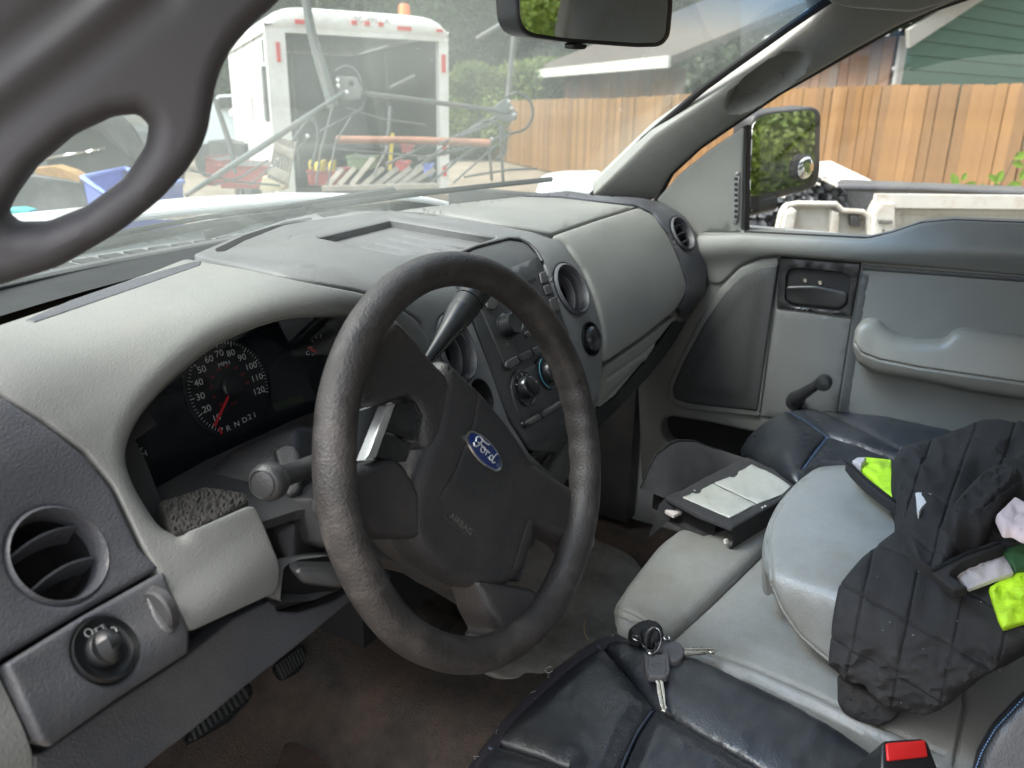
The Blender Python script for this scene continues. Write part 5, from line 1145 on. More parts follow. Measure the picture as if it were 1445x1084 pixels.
# ---- fence
fA = np.array([8.523, -.303]); fB = np.array([24.8, 18.5]); fd = unit(fB-fA); fnn = np.array([-fd[1], fd[0]])
cedar = [mat('cedar_board', c, .75, var=.18, vscale=6, dirt=(.17,.10,.05), dscale=3, damt=.5, bump2=(50,.3,.004)) for c in ((.225,.125,.048),(.205,.112,.043),(.25,.14,.056),(.175,.10,.044))]
fe = thing('plank_fence', 'tall orange brown cedar plank fence running behind the cars and up to the trailer', 'fence', (float(fA[0]), float(fA[1]), 0))
def top_z(s): return float(np.interp(s, [-12, 0, 1.8, 4, 5.8, 9.5, 11.9, 18, 24.9, 40], [1.80, 1.815, 1.835, 1.818, 1.785, 1.71, 1.72, 1.66, 1.56, 1.5]))
fmesh = {}
nslat = 0; s = -8.5
while s < 31:
    w_ = .138; zt = top_z(s)+rnd.uniform(-.006, .006); c = fA+fd*s; key = (rnd.randrange(4), round(zt, 2))
    if key not in fmesh:
        me = bpy.data.meshes.new('plank'); h = key[1]; x0, x1, y0, y1 = -w_/2, w_/2, -.01, .01
        v = [(x, y, z) for z in (0.03, h-.02) for x, y in ((x0,y0),(x1,y0),(x1,y1),(x0,y1))]+[(x*.75, y, h) for x, y in ((x0,y0),(x1,y0),(x1,y1),(x0,y1))]
        me.from_pydata(v, [], [(0,3,2,1),(0,1,5,4),(1,2,6,5),(2,3,7,6),(3,0,4,7),(4,5,9,8),(5,6,10,9),(6,7,11,10),(7,4,8,11),(8,9,10,11)]); me.materials.append(cedar[key[0]]); fmesh[key] = me
    o = bpy.data.objects.new('plank', fmesh[key]); link(o); o.parent = fe
    off = fnn*rnd.uniform(-.006, .006); o.location = (c[0]-fA[0]+off[0], c[1]-fA[1]+off[1], 0); o.rotation_euler = (rnd.uniform(-.004,.004), rnd.uniform(-.006,.006), math.atan2(fd[1], fd[0])+rnd.uniform(-.03,.03))
    s += w_+rnd.uniform(.003, .007); nslat += 1
for z in (.35, 1.0, 1.5):
    a, b_ = fA+fd*-8.5-fnn*.04, fA+fd*31-fnn*.04; MB().bar((a[0], a[1], z), (b_[0], b_[1], z), .04, .09).obj('rail', cedar[3], fe, 0)

# ---- trees and bushes
def leafmat(name, c, tr=.35):
    m = bpy.data.materials.new(name); m.use_nodes = True; t = m.node_tree; N, Lk = t.nodes.new, t.links.new; b = t.nodes['Principled BSDF']; out = t.nodes['Material Output']
    oi = N('ShaderNodeObjectInfo'); tc = N('ShaderNodeTexCoord'); n1 = N('ShaderNodeTexNoise'); n1.inputs['Scale'].default_value = 1.6; n1.inputs['Detail'].default_value = 4; Lk(tc.outputs['Object'], n1.inputs['Vector'])
    cr_ = N('ShaderNodeValToRGB'); cr_.color_ramp.elements[0].position = .3; cr_.color_ramp.elements[0].color = (c[0]*.55, c[1]*.6, c[2]*.6, 1); cr_.color_ramp.elements[1].position = .75; cr_.color_ramp.elements[1].color = (c[0]*1.8, c[1]*1.5, c[2]*1.2, 1)
    Lk(n1.outputs[0], cr_.inputs[0]); Lk(cr_.outputs[0], b.inputs['Base Color']); b.inputs['Roughness'].default_value = .55
    tl = N('ShaderNodeBsdfTranslucent'); Lk(cr_.outputs[0], tl.inputs[0]); mx = N('ShaderNodeMixShader'); mx.inputs[0].default_value = tr; Lk(b.outputs[0], mx.inputs[1]); Lk(tl.outputs[0], mx.inputs[2]); Lk(mx.outputs[0], out.inputs[0]); return m
LM = [leafmat('dark_leaves', (.024,.045,.017)), leafmat('mid_leaves', (.042,.078,.02)), leafmat('bright_leaves', (.11,.17,.03))]
bark = mat('bark', (.08,.06,.045), .9, var=.3, vscale=5)
def crown_mesh(seed, h, r, z0, n, ls, kind='broad', m=None):
    R = np.random.RandomState(seed); nb = 26; V = []; 
    zc_ = R.uniform(0, 1, nb)
    if kind == 'cone': rad = r*(1-zc_*.92)
    else: rad = r*np.sqrt(np.clip(1-(zc_*2-1.05)**2*.9, .05, 1))
    an = R.uniform(0, 2*np.pi, nb); cc_ = np.stack([np.cos(an)*rad*.62, np.sin(an)*rad*.62, z0+zc_*(h-z0)], 1); cs = np.clip(rad*.5, .25*r*.5, None)
    k = R.randint(0, nb, n); d = R.normal(size=(n, 3)); d /= np.linalg.norm(d, axis=1, keepdims=True); rr = cs[k]*(R.uniform(.55, 1.08, n))[:, None].T[0]
    P = cc_[k]+d*rr[:, None]*np.array([1, 1, .75])
    a = R.normal(size=(n, 3)); a /= np.linalg.norm(a, axis=1, keepdims=True); b = np.cross(a, d); b /= np.maximum(np.linalg.norm(b, axis=1, keepdims=True), 1e-6); a = np.cross(b, d+R.normal(size=(n, 3))*.5); a /= np.maximum(np.linalg.norm(a, axis=1, keepdims=True), 1e-6)
    s_ = (ls*R.uniform(.6, 1.4, n))[:, None]
    Q = np.stack([P-a*s_, P-b*s_*.5, P+a*s_, P+b*s_*.5], 1).reshape(-1, 3)
    me = bpy.data.meshes.new('crown'); me.vertices.add(n*4); me.vertices.foreach_set('co', Q.ravel().astype(np.float32)); me.loops.add(n*4); me.loops.foreach_set('vertex_index', np.arange(n*4, dtype=np.int32)); me.polygons.add(n); me.polygons.foreach_set('loop_start', np.arange(0, n*4, 4, dtype=np.int32)); me.update(); me.validate()
    me.materials.append(m or LM[0]); return me
def trunk_mesh(seed, h, r):
    R = np.random.RandomState(seed); m = MB(); m.tube([(R.uniform(-.1,.1)*i, R.uniform(-.1,.1)*i, h*i/5) for i in range(6)], [r*(1-.15*i) for i in range(6)], 8)
    for k in range(5):
        z = h*R.uniform(.4, .9); a = R.uniform(0, 6.28); m.tube([(0,0,z), (math.cos(a)*r*4, math.sin(a)*r*4, z+h*.12), (math.cos(a)*r*9, math.sin(a)*r*9, z+h*.3)], [r*.4, r*.3, r*.1], 6)
    me = bpy.data.meshes.new('trunk'); me.from_pydata(m.v, [], m.f); me.materials.append(bark); return me
crowns = [crown_mesh(1, 11, 3.4, 1.2, 16000, .16, 'broad', LM[0]), crown_mesh(2, 14, 3.0, .8, 18000, .16, 'cone', LM[0]), crown_mesh(3, 8, 2.8, .8, 13000, .14, 'broad', LM[1]), crown_mesh(4, 4.2, 2.1, .2, 9000, .10, 'broad', LM[2]), crown_mesh(5, 2.1, 1.0, .1, 11000, .032, 'broad', LM[2])]
trunks = [trunk_mesh(1, 6, .22), trunk_mesh(2, 9, .25), trunk_mesh(3, 4, .16), trunk_mesh(4, 1.6, .08), trunk_mesh(5, 1.0, .04)]
def tree(x, y, k, s, label, group='trees behind the yard', cat='tree', nm='tree'):
    e = thing(nm, label, cat, (x, y, 0), group); e.scale = (s, s, s); e.rotation_euler[2] = rnd.uniform(0, 6.28)
    for n_, me in (('crown', crowns[k]), ('trunk', trunks[k])):
        o = bpy.data.objects.new(n_, me); link(o); o.parent = e
    return e
def polar(px, d): 
    q = CAM+ray(px, 200)*d; return float(q[0]), float(q[1])
ORD = ['first','second','third','fourth','fifth','sixth','seventh','eighth','ninth','tenth','eleventh','twelfth','thirteenth','fourteenth']
for i, px in enumerate(np.linspace(130, 1050, 13)):
    x, y = polar(px+rnd.uniform(-20, 20), 33+rnd.uniform(-3, 6)); tree(x, y, i % 2, rnd.uniform(.95, 1.25), ('dense dark broadleaf tree, %s from the left in the rear row' if i % 2 == 0 else 'tall dark conifer, %s from the left in the rear row') % ORD[i])
for i, px in enumerate(np.linspace(150, 1050, 10)):
    x, y = polar(px+rnd.uniform(-20, 20), 27+rnd.uniform(-2, 2) if px < 600 else 32); tree(x, y, 2 if i % 3 else 1, rnd.uniform(.8, 1.0), ('mid green leafy tree, %s from the left in front of the dark wood' if i % 3 else 'slim dark conifer, %s from the left in front of the dark wood') % ORD[i])
for i, (px, d, s) in enumerate(((640, 24, .55), (672, 25, .62), (705, 26, .6), (745, 24, .62), (775, 26, .66))):
    x, y = polar(px, d); x += fnn[0]*2.5; tree(x+1.2, y, 3, s, 'bright green bush peeking over the fence, %s right of the trailer' % ORD[i], 'bright bushes over the fence', 'bush', 'bush')
wood = mo('distant_wood', *(lambda R: (lambda n: (lambda P, a, b: (np.stack([P-a, P-b*.6, P+a, P+b*.6], 1).reshape(-1, 3), [(4*i, 4*i+1, 4*i+2, 4*i+3) for i in range(n)]))(
    (lambda an, rr, z: np.stack([CAM[0]+np.sin(an)*rr, CAM[1]+np.cos(an)*rr, z], 1))(np.radians(R.uniform(-10, 130, n)), R.uniform(43, 52, n), R.uniform(0, 1, n)**.8*19), R.normal(size=(n, 3))*.45, R.normal(size=(n, 3))*.45))(26000))(np.random.RandomState(5)), LM[0], None, 0); tag(wood, kind='stuff')
# planting behind the truck, seen in the mirrors
for i, (x, y, k, s) in enumerate(((1.8,-5.2,4,.85),(3.2,-5.0,4,.8),(2.5,-6.0,4,1.1),(1.5,-6.9,4,1.2),(4.0,-6.4,4,1.),(1.0,-8.0,2,.6),(3.0,-8.4,3,.7),(6.5,-9.5,2,.8),(2.0,-10.5,2,.8),(4.5,-12,0,.7),(.5,-13,0,.8),(8.5,-13,0,.8),(-2,-14,0,.8),(6,-17,1,.8),(1.5,-18,1,.8))):
    tree(x, y, k, s, ('green shrub behind the truck, %s from the tail' if k != 1 else 'tall conifer behind the truck, %s from the tail') % (ORD+['fifteenth','sixteenth','seventeenth'])[i], 'shrubs behind the truck', 'shrub', 'shrub')
gr = np.random.RandomState(9); gb_ = MB(); n = 5200
gx_ = gr.uniform(1.5, 8.0, n); gy_ = gr.uniform(-9, -2.2, n); hh_ = gr.uniform(.08, .45, n); vv = []; ff = []
for i in range(n):
    a = gr.uniform(0, 6.28); dx, dy = math.cos(a)*.02, math.sin(a)*.02; lx, ly = gr.uniform(-.12, .12, 2); b0 = len(vv)
    vv += [(gx_[i]-dx, gy_[i]-dy, 0), (gx_[i]+dx, gy_[i]+dy, 0), (gx_[i]+lx, gy_[i]+ly, hh_[i])]; ff.append((b0, b0+1, b0+2))
tag(mo('long_grass', vv, ff, LM[2], None, 0), kind='stuff')
lit = [((2.3,-3.2,.12),(.25,.18,.2)), ((2.9,-3.0,.08),(.2,.14,.1)), ((2.2,-3.1,.06),(.16,.1,.08))]
for (c, s_), w9 in zip(lit, ('large', 'middle-sized', 'small')): tag(MB().box(c, s_, np.array([[.8,-.6,.1],[.6,.8,0],[-.1,.1,.99]])).obj('paper_scrap', mat('crumpled_white', (.7,.7,.7), .8), None, 0), w9+' white scrap lying in the weeds behind the truck', 'scrap', 'white scraps in the weeds')
tyr = thing('discarded_tyre', 'old black tyre lying in the weeds behind the truck, seen in the side mirror', 'tyre', (2.6,-3.9,0)); MB().lathe([(.12,-.08),(.28,-.08),(.32,-.04),(.32,.04),(.28,.08),(.12,.08),(.12,-.08)], (2.6,-3.9,.3), (.5,.8,.2), 28, cap=False).obj('tread', M['black'], tyr)

# ---- enclosed white trailer
def tz(px, d, z):   # point at pixel column px, distance d, height z
    q = onf(px, 150, d); return np.array([q[0], q[1], z])
TL, TR = tz(384, 9.3, 0), tz(630, 10.3, 0); tu = unit(TR-TL); tb = np.array([-tu[1], tu[0], 0]); tb = tb if tb@FH > 0 else -tb
Q = tz(322, 14.6, 0); tb = unit(Q-TL); tl_ = 4.9; TW = np.linalg.norm(TR-TL)
trl = thing('enclosed_trailer', 'old white enclosed cargo trailer with its rear open and dark inside', 'trailer', (float(TL[0]), float(TL[1]), 0))
wt = mat('trailer_white', (.72,.74,.72), .4, var=.06, vscale=2, dirt=(.45,.42,.36), dscale=2.5, damt=.5, bump2=(2.2, .6, .05)); red = mat('red_reflector', (.6,.03,.03), .3)
z0, z1 = .58, 2.29
def tq(a, b, z): return TL+tu*a+tb*b+np.array([0, 0, z])
def tbox(name, a, b, z, m, par=trl):
    vs_ = [tq(x, y, zz) for x in a for y in b for zz in z]; return mo(name, vs_, [(0,1,3,2),(4,6,7,5),(0,4,5,1),(2,3,7,6),(0,2,6,4),(1,5,7,3)], m, par, 0)
for nm, a in (('side_wall', (0,.04)), ('side_wall', (TW-.04, TW))): tbox(nm, a, (.1, tl_), (z0, z1), wt)
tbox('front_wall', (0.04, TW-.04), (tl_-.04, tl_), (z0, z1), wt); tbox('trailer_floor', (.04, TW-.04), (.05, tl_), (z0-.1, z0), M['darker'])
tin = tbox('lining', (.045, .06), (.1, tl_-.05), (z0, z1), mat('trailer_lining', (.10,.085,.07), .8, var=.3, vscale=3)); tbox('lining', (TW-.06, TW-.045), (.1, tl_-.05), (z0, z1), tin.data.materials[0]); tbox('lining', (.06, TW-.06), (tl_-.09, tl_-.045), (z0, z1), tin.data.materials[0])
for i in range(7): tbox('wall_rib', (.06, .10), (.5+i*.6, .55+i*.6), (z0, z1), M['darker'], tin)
for a in ((-.02, .19), (TW-.10, TW+.02)): tbox('corner_post', a, (-.03, .1), (z0-.1, z1), wt)
# rounded roof cap and rear header
R_ = []
for x in np.linspace(-.02, TW+.02, 21):
    u = abs(x-TW/2)/(TW/2+.02); e = z1+.20-.16*u**8; R_.append([tq(x, -.03, z1-.02), tq(x, -.05, z1+.02), tq(x, -.045, e-.05), tq(x, .0, e), tq(x, tl_*.5, e+.02), tq(x, tl_-.1, e-.02), tq(x, tl_+.02, z1)])
grid('roof_cap', R_, wt, trl, smooth=50)
for sx_ in (0, 1):
    xx = -.025 if sx_ == 0 else TW+.025; P = [[tq(xx, y, z1-.06), tq(xx+(.0 if sx_ else 0), y, z1+.05)] for y in np.linspace(-.03, tl_, 6)]; grid('roof_trim', P, wt, trl)
tbox('header_trim', (.19, TW-.10), (-.035, .06), (z1-.06, z1+.0), wt)
for a in ((.30,.44),(TW-.62,TW-.45)): tbox('reflector', a, (-.06,-.04), (z1+.03, z1+.075), red)
for a in (.93,1.08,1.24): tbox('clearance_light', (a, a+.06), (-.075,-.04), (z1+.06, z1+.10), red)
tbox('clearance_light', (TW-.14,TW-.06), (-.065,-.04), (z1+.04, z1+.07), red)
tbox('reflector', (.085,.125), (-.045,-.03), (z1-.36, z1-.16), red); tbox('reflector', (TW-.07,TW-.02), (-.045,-.03), (z1-.40, z1-.20), red); tbox('reflector', (TW-.07,TW-.02), (-.045,-.03), (z1-1.35, z1-1.2), red)
for z in (1.05, .75): tbox('reflector', (TW-.07,TW-.02), (-.05,-.03), (z-.06, z+.06), red)
W_, f_ = text('n', 'SC-4952 A', tq(TW-.92, -.052, z1+.115), tu, (0,0,1), .085, None, None, xs=1.1); mo('roof_marking', W_, f_, mat('faded_print', (.25,.25,.25), .7), trl, 0)
bo_ = tq(1.72, .5, z1+.22); MB().lathe([(.075,0),(.08,.03),(.07,.05),(.068,.14),(.05,.17),(.0001,.18)], bo_-np.array([0,0,.02]), (0,0,1), 20).obj('beacon', mat('amber_beacon', (.8,.16,.03), .3), trl)
# side details: vents, window flap, dents, latch
for y0_, y1_, za, zb in ((.35,.42,z1-.35,z1-.12),(.35,.42,z1-.65,z1-.42)): tbox('side_slot', (-.01, .0), (y0_, y1_), (za, zb), M['hole'])
tbox('side_hatch', (-.06, -.0), (-.02+.12, .20), (z1-.98, z1-.40), M['darker']); tbox('side_hatch', (-.08, -.06), (.14, .34), (z1-.96, z1-.42), wt)
for y_ in (1.2, 2.4, 3.6): tbox('side_joint', (-.006, .0), (y_, y_+.02), (z0, z1-.05), M['darker'])
tbox('door_gap', (-.008,.0), (2.9, 2.93), (z0+.1, z1-.8), M['hole']); tbox('door_gap', (-.008,.0), (1.9, 1.95), (z0+.4, z0+1.0), M['hole'])
MB().lathe([(.0001,-.05),(.09,-.04),(.1,.02),(.06,.06),(.0001,.07)], tq(-.05, 3.9, 1.35), (0,0,1), 14).obj('side_lamp', wt, trl)
for b_ in (2.0, 2.8): 
    for a in (-.12, TW+.12): MB().lathe([(.12,-.09),(.30,-.09),(.33,-.05),(.33,.05),(.30,.09),(.12,.09),(.0001,.09)], tq(a, b_, .33), tu, 24).obj('wheel', M['black'], trl)
for a in (.25, 1.5): tbox('cargo_strap', (a+.2, a+.23), (1.4,1.42), (z0, z1-.1), mat('strap_grey', (.25,.25,.24), .8))
tbox('tailgate_shelf', (.2, TW-.1), (.12,.5), (1.02,1.07), M['darker'])

# ---- steel frame with hoses in front of the trailer
sg = mat('weathered_grey_steel', (.10,.115,.115), .55, metal=.2, var=.2, vscale=6, dirt=(.25,.15,.10), dscale=5, damt=.4); hb_ = mat('black_hose', (.05,.055,.055), .5)
fr_ = thing('steel_frame', 'tangle of grey steel arms with bolted plates and looped black hoses before the trailer', 'steel frame', tuple(np.append(onf(500, 260, 5.2)[:2], 0)))
def rod(name, pts, w, m=sg, par=fr_, seg=8):
    P = [onf(x, y, d) for x, y, d in pts]; w = [q*.8 for q in w] if hasattr(w, '__len__') else w*.8; ww = w if hasattr(w, '__len__') else [w]*len(P)
    MB().tube(P, [q/1130*pts[i][2]*.5 for i, q in enumerate(ww)], seg).obj(name, m, par)
rod('arm', [(424,-45,4.9),(438,40,4.9),(452,90,4.9),(470,150,4.9)], [12,15,18,20]); rod('arm', [(262,276,4.2),(380,200,4.5),(486,130,4.9)], [9,12,7])
rod('arm', [(500,130,5.0),(610,144,5.4),(728,160,5.8)], [8,8,8]); rod('post', [(728,20,5.9),(724,60,5.9),(716,142,5.9)], [8,8,8]); rod('arm', [(620,204,5.4),(700,166,5.8)], [5,6])
rod('arm', [(300,262,4.3),(340,250,4.4),(378,226,4.6)], [3,4,4]); rod('arm', [(545,232,5.3),(600,207,5.5)], [6,5]); rod('arm', [(585,238,5.4),(640,205,5.5)], [4,4]); rod('arm', [(590,225,5.4),(672,206,5.6)], [6,6]); rod('arm', [(625,236,5.4),(676,208,5.6)], [3,3])
rod('post', [(551,150,5.6),(550,170,5.6),(545,208,5.6)], [5,5,6]); rod('crossbar', [(550,124,5.6),(585,107,5.7)], [5,5]); rod('crossbar', [(672,55,6.),(715,30,6.)], [7,8])
for q_, w9 in (([(446,262,4.9),(452,215,4.9),(470,150,4.95)],4),([(462,262,5.),(474,200,5.),(500,158,5.)],3.5),([(520,262,5.2),(548,206,5.3)],4),([(560,260,5.3),(640,196,5.5),(700,172,5.7)],3.5),([(604,262,5.4),(660,214,5.5),(696,198,5.6)],4),([(640,258,5.5),(700,205,5.7)],3.5),([(655,250,5.5),(715,240,5.7),(758,238,5.8)],4),([(690,205,5.6),(694,255,5.6)],5),([(706,176,5.7),(710,258,5.7)],5),([(488,152,4.95),(540,168,5.1),(600,176,5.3)],2.5),([(470,210,5.),(540,216,5.2),(610,222,5.4)],3),([(268,240,4.2),(330,256,4.4),(395,262,4.6)],4),([(350,262,4.5),(400,222,4.7)],3)): rod('strut', q_, w9)
rod('post', [(303,140,5.4),(325,205,5.4),(332,245,5.4)], [8,10,6])
def hose(pts, w):
    P = np.array([crom(np.array(pts, float), t) for t in np.linspace(0, len(pts)-1, len(pts)*6)]); rod('hose', [tuple(q) for q in P], w, hb_)
hose([(474,100,5),(488,93,5),(502,100,5),(512,120,5),(514,145,5),(505,157,5),(470,176,4.9),(450,186,4.9)], 3.5); hose([(712,138,5.8),(730,131,5.8),(747,142,5.8),(752,162,5.8),(741,182,5.8),(715,190,5.8),(697,197,5.8)], 4)
hose([(640,200,5.6),(680,172,5.7),(700,174,5.7),(713,192,5.7),(712,215,5.7),(700,225,5.7)], 4.5); hose([(412,200,4.8),(430,175,4.8),(440,167,4.8),(448,180,4.8),(447,205,4.8),(440,235,4.8)], 5)
hose([(418,215,4.8),(430,198,4.8),(436,192,4.8)], 2.5)
for o_ in ([(474,107),(503,109),(512,128),(508,140),(486,142),(476,132)], [(697,150),(712,139),(724,150),(730,168),(716,174),(698,166)]):
    d_ = 4.95 if o_[0][0] < 600 else 5.75; fp('plate', o_, sg, d_, fr_, t=.006, depth=.02, bev=1, r=3, step=4, holes=[ell(o_[0][0]+22, o_[0][1]+12 if d_ < 5 else 158, 4, 4, 12)])
for x, y, d_ in ((477,113,4.9),(478,121,4.9),(490,130,4.88),(718,143,5.7),(722,153,5.7),(726,162,5.7),(694,196,5.7),(434,192,4.7)): MB().lathe([(.012,0),(.012,.012),(.0001,.014)], onf(x, y, d_), (-FH[0],-FH[1],0), 6).obj('bolt', M['chrome'], fr_)
rp = MB().tube([onf(474,197,5.4), onf(580,198,5.45), onf(692,202,5.5)], .024, 12).obj('rusty_pipe', mat('orange_rusty_pipe', (.28,.12,.07), .6, var=.25, vscale=8), None, 50); tag(rp, 'long orange rusty pipe lying level across the grey steel frame', 'pipe')
# ---- pallets
wdm = mat('weathered_board', (.30,.27,.23), .85, var=.25, vscale=9, bump2=(40,.4,.004))
pal = thing('wooden_pallet', 'weathered grey pallet standing upright by the steel frame', 'pallet', tuple(onf(392, 262, 6.)), 'pallets behind the hood')
c00, c10, c01, c11 = [np.array(q, float) for q in ((390,192),(419,201),(377,250),(406,264))]
for i in range(7):
    t = (i+.5)/7; a = c00+(c10-c00)*t; b_ = c01+(c11-c01)*t; MB().bar(onf(*a, 6.), onf(*b_, 6.), .013, .05, FH).obj('board', wdm, pal, 0)
for t0, t1 in ((.15,.34),(.68,.90)):
    q = [c00+(c01-c00)*t0+(-1,0), c10+(c11-c10)*t0+(-1,2), c10+(c11-c10)*t1+(-1,2), c00+(c01-c00)*t1+(-1,0)]; fp('crosspiece', [tuple(v) for v in q], wdm, 5.96, pal, t=.01, depth=.02, bev=.5, r=.5, step=8)
pal2 = thing('wooden_pallet', 'broken weathered pallet lying slanted behind the middle of the hood', 'pallet', tuple(onf(540, 255, 5.2)), 'pallets behind the hood')
for i, (x0_, y0_, x1_, y1_) in enumerate(((462,262,482,240),(478,262,500,238),(495,262,526,224),(512,262,540,238),(530,262,560,238),(546,262,578,238),(562,262,596,236),(575,262,612,240))):
    MB().bar(onf(x0_, y0_, 5.1), onf(x1_, y1_, 5.35), .03, .022, FH).obj('board', wdm, pal2, 0)
MB().bar(onf(455,266,5.05), onf(620,262,5.1), .03, .05, FH).obj('board', wdm, pal2, 0)
pb = fp('plywood_offcut', [(366,268),(371,249),(380,250),(398,264),(398,270)], mat('pale_plywood', (.5,.45,.3), .8), 6.2, None, t=.01, depth=.2, bev=.5, r=1, loc=onf(380,268,6.2)); tag(pb, 'pale block of plywood at the foot of the upright pallet', 'plywood')
# ---- tubs, jugs, bins
def bin_(name, label, cat, out, d, m, dep, group=None, rimm=None):
    e = thing(name, label, cat, tuple(onf(np.mean([p[0] for p in out]), max(p[1] for p in out), d)), group)
    fp('wall', out, m, d, e, t=.005, depth=dep, bev=1, r=2, step=6)
    o = np.array(out, float); ytop = sorted(range(len(o)), key=lambda i: o[i][1])[:2]; a, b_ = o[min(ytop)], o[max(ytop)]
    MB().tube([onf(*a, d-.01), onf(*b_, d-.01), onf(*b_, d-.01)+FH*dep, onf(*a, d-.01)+FH*dep], .012, 6, closed=True).obj('rim', rimm or m, e)
    P = np.array([onf(*a, d-.01)*.98+onf(*b_, d)*.02, onf(*a, d)+FH*dep, onf(*b_, d)+FH*dep, onf(*b_, d-.01)])-np.array([0,0,.012]); P += np.array([0, 0, 0.014]); mo('inside', P, [(0,1,2,3)], M['darker'], e, 0)
    return e
bl_ = mat('blue_plastic', (.09,.14,.50), .4, var=.05)
e = thing('blue_tub', 'large blue plastic tub on the ground left beyond the white hood', 'tub', tuple(onf(190, 300, 4.2)))
A_, B_, C_2, D_ = onf(117,251,3.9), onf(150,275,3.7), onf(258,257,4.3), onf(175,238,4.9)
tubw = []
for t in (0, .05, 1): tubw.append([(q+(np.mean([A_,B_,C_2,D_], 0)-q)*.12*t)+np.array([0,0,-.45*t]) for q in (A_, B_, C_2, D_, A_)])
grid('wall', tubw, bl_, e, smooth=0)
MB().tube([A_, B_, C_2, D_], .014, 8, closed=True).obj('rim', mat('light_blue_rim', (.16,.24,.65), .4), e)
yj = mat('yellow_plastic', (.48,.37,.03), .4)
for i, (x, y0_, y1_, w_) in enumerate(((439,227,240,7),(452,228,244,17),(469,228,245,11))):
    d_ = 6.6; p = onf(x, y1_, d_); h = (y1_-y0_)/1130*d_; r = w_/2/1130*d_
    e = thing('yellow_jug', ('small yellow jug leftmost behind the hood', 'wide yellow jug with pale label between two other jugs', 'yellow jug rightmost of the three behind the hood')[i], 'jug', tuple(p), 'yellow jugs behind the hood')
    MB().lathe([(.0001,0),(r,0.005),(r*1.02,h*.7),(r*.8,h*.88),(r*.3,h*.95),(r*.3,h*1.08),(.0001,h*1.1)], p, (0,0,1), 16, sy=.7).obj('body', yj, e)
    MB().tube([p+np.array([0,0,h*.9]), p+RT*r*.9+np.array([0,0,h*1.05]), p+RT*r+np.array([0,0,h*.7])], r*.12, 6).obj('handle', yj, e)
rdm = mat('faded_red_plastic', (.25,.035,.035), .5, var=.15)
bin_('red_bin', 'faded red bin leftmost among the clutter beyond the hood', 'bin', [(290,224),(312,229),(308,262),(292,262)], 7.2, rdm, .6, 'red bins beyond the hood')
bin_('red_bin', 'wide faded red bin under the long grey arm', 'bin', [(306,234),(378,236),(370,266),(312,266)], 6.6, rdm, .6, 'red bins beyond the hood')
bin_('red_bin', 'low red bin beneath the yellow jugs', 'bin', [(433,242),(476,244),(474,262),(436,262)], 6.5, rdm, .5, 'red bins beyond the hood')
bin_('red_bucket', 'small bright red bucket between the pallet boards and trailer corner', 'bucket', [(557,228),(575,230),(573,242),(559,242)], 7.0, mat('bright_red', (.38,.03,.03), .4), .2)
bin_('red_box', 'small red box on the trailer floor', 'box', [(566,206),(581,207),(580,216),(567,216)], 8.5, rdm, .2)
bin_('blue_crate', 'small blue crate behind the slanted pallet boards', 'crate', [(598,234),(608,234),(608,250),(598,250)], 6.8, bl_, .2)
bin_('green_cover', 'pale green lidded box right of the yellow jugs', 'box', [(489,222),(525,224),(522,240),(492,240)], 7.4, mat('pale_green', (.14,.19,.10), .6), .4)
bin_('black_crate', 'black plastic crate on the ground left of the trailer', 'crate', [(294,200),(345,204),(343,222),(296,222)], 12., M['darker'], .8)
yl = MB().bar(onf(554,188,8.), onf(550,240,8.), .03, .03).obj('yellow_post', yj, None, 0, loc=tuple(onf(550,240,8.))); tag(yl, 'thin yellow post standing in front of the trailer', 'post')
# ---- stripped car and planks seen through the grab handle
cr_ = thing('stripped_car', 'dark stripped front end of a vehicle with its wheel beyond the blue tub', 'car wreck', tuple(np.append(onf(110, 260, 6.5)[:2], 0)))
wk = mat('wreck_grey', (.07,.08,.085), .5, var=.3, vscale=3, dirt=(.2,.2,.19), dscale=3, damt=.5)
fp('body', [(-60,205),(60,190),(120,180),(150,190),(172,210),(180,240),(170,330),(-60,340)], wk, 6.5, cr_, t=.05, depth=1.2, bev=6, r=6, step=10, hf=lambda V, d: .04*fbm(V/30, 1)*np.clip(d/8, 0, 1))
MB().lathe([(.10,-.1),(.30,-.1),(.36,-.05),(.36,.05),(.30,.1),(.10,.1),(.0001,.08)], onf(135,218,6.3), (-FH[0],-FH[1],0), 28).obj('tyre', M['black'], cr_)
fp('fender', [(85,200),(135,186),(172,196),(178,215),(160,212),(130,206),(90,214)], mat('fender_grey', (.15,.16,.165), .35), 6.3, cr_, t=.04, depth=.2, bev=3, r=5, step=6)
fp('chrome_strip', [(60,222),(150,208),(150,211),(60,227)], M['chrome'], 6.2, cr_, t=.02, depth=.05, bev=1, r=1, step=8)
pl_ = fp('orange_plank', [(52,236),(80,233),(105,241),(120,250),(117,258),(85,251),(52,246)], mat('splintered_timber', (.36,.22,.09), .8, var=.3, vscale=20), 4.6, None, t=.03, depth=.06, bev=1.5, r=2, step=4, loc=onf(85,250,4.6)); tag(pl_, 'splintered orange brown plank lying on the dark wreck behind the grab handle', 'plank')
pm_ = fp('wreck_panel', [(-60,262),(50,246),(117,257),(130,290),(60,330),(-60,340)], wk, 4.7, None, t=.02, depth=.3, bev=3, r=4, step=8, loc=onf(40,300,4.7)); tag(pm_, 'flat dark grey sheet-metal panel below the splintered plank', 'metal panel')
ta = fp('teal_tarp', [(-20,300),(10,294),(30,293),(45,297),(40,305),(10,312)], mat('teal_tarp', (.05,.42,.42), .6), 3.9, None, t=.02, depth=.05, bev=2, r=3, step=3, loc=onf(15,305,3.9)); tag(ta, 'scrap of teal tarp at the lower left corner of the grab handle opening', 'tarp')
fb = thing('flatbed_truck', 'pale grey flatbed truck parked far left of the trailer', 'truck', tuple(np.append(onf(160, 230, 18)[:2], 0)))
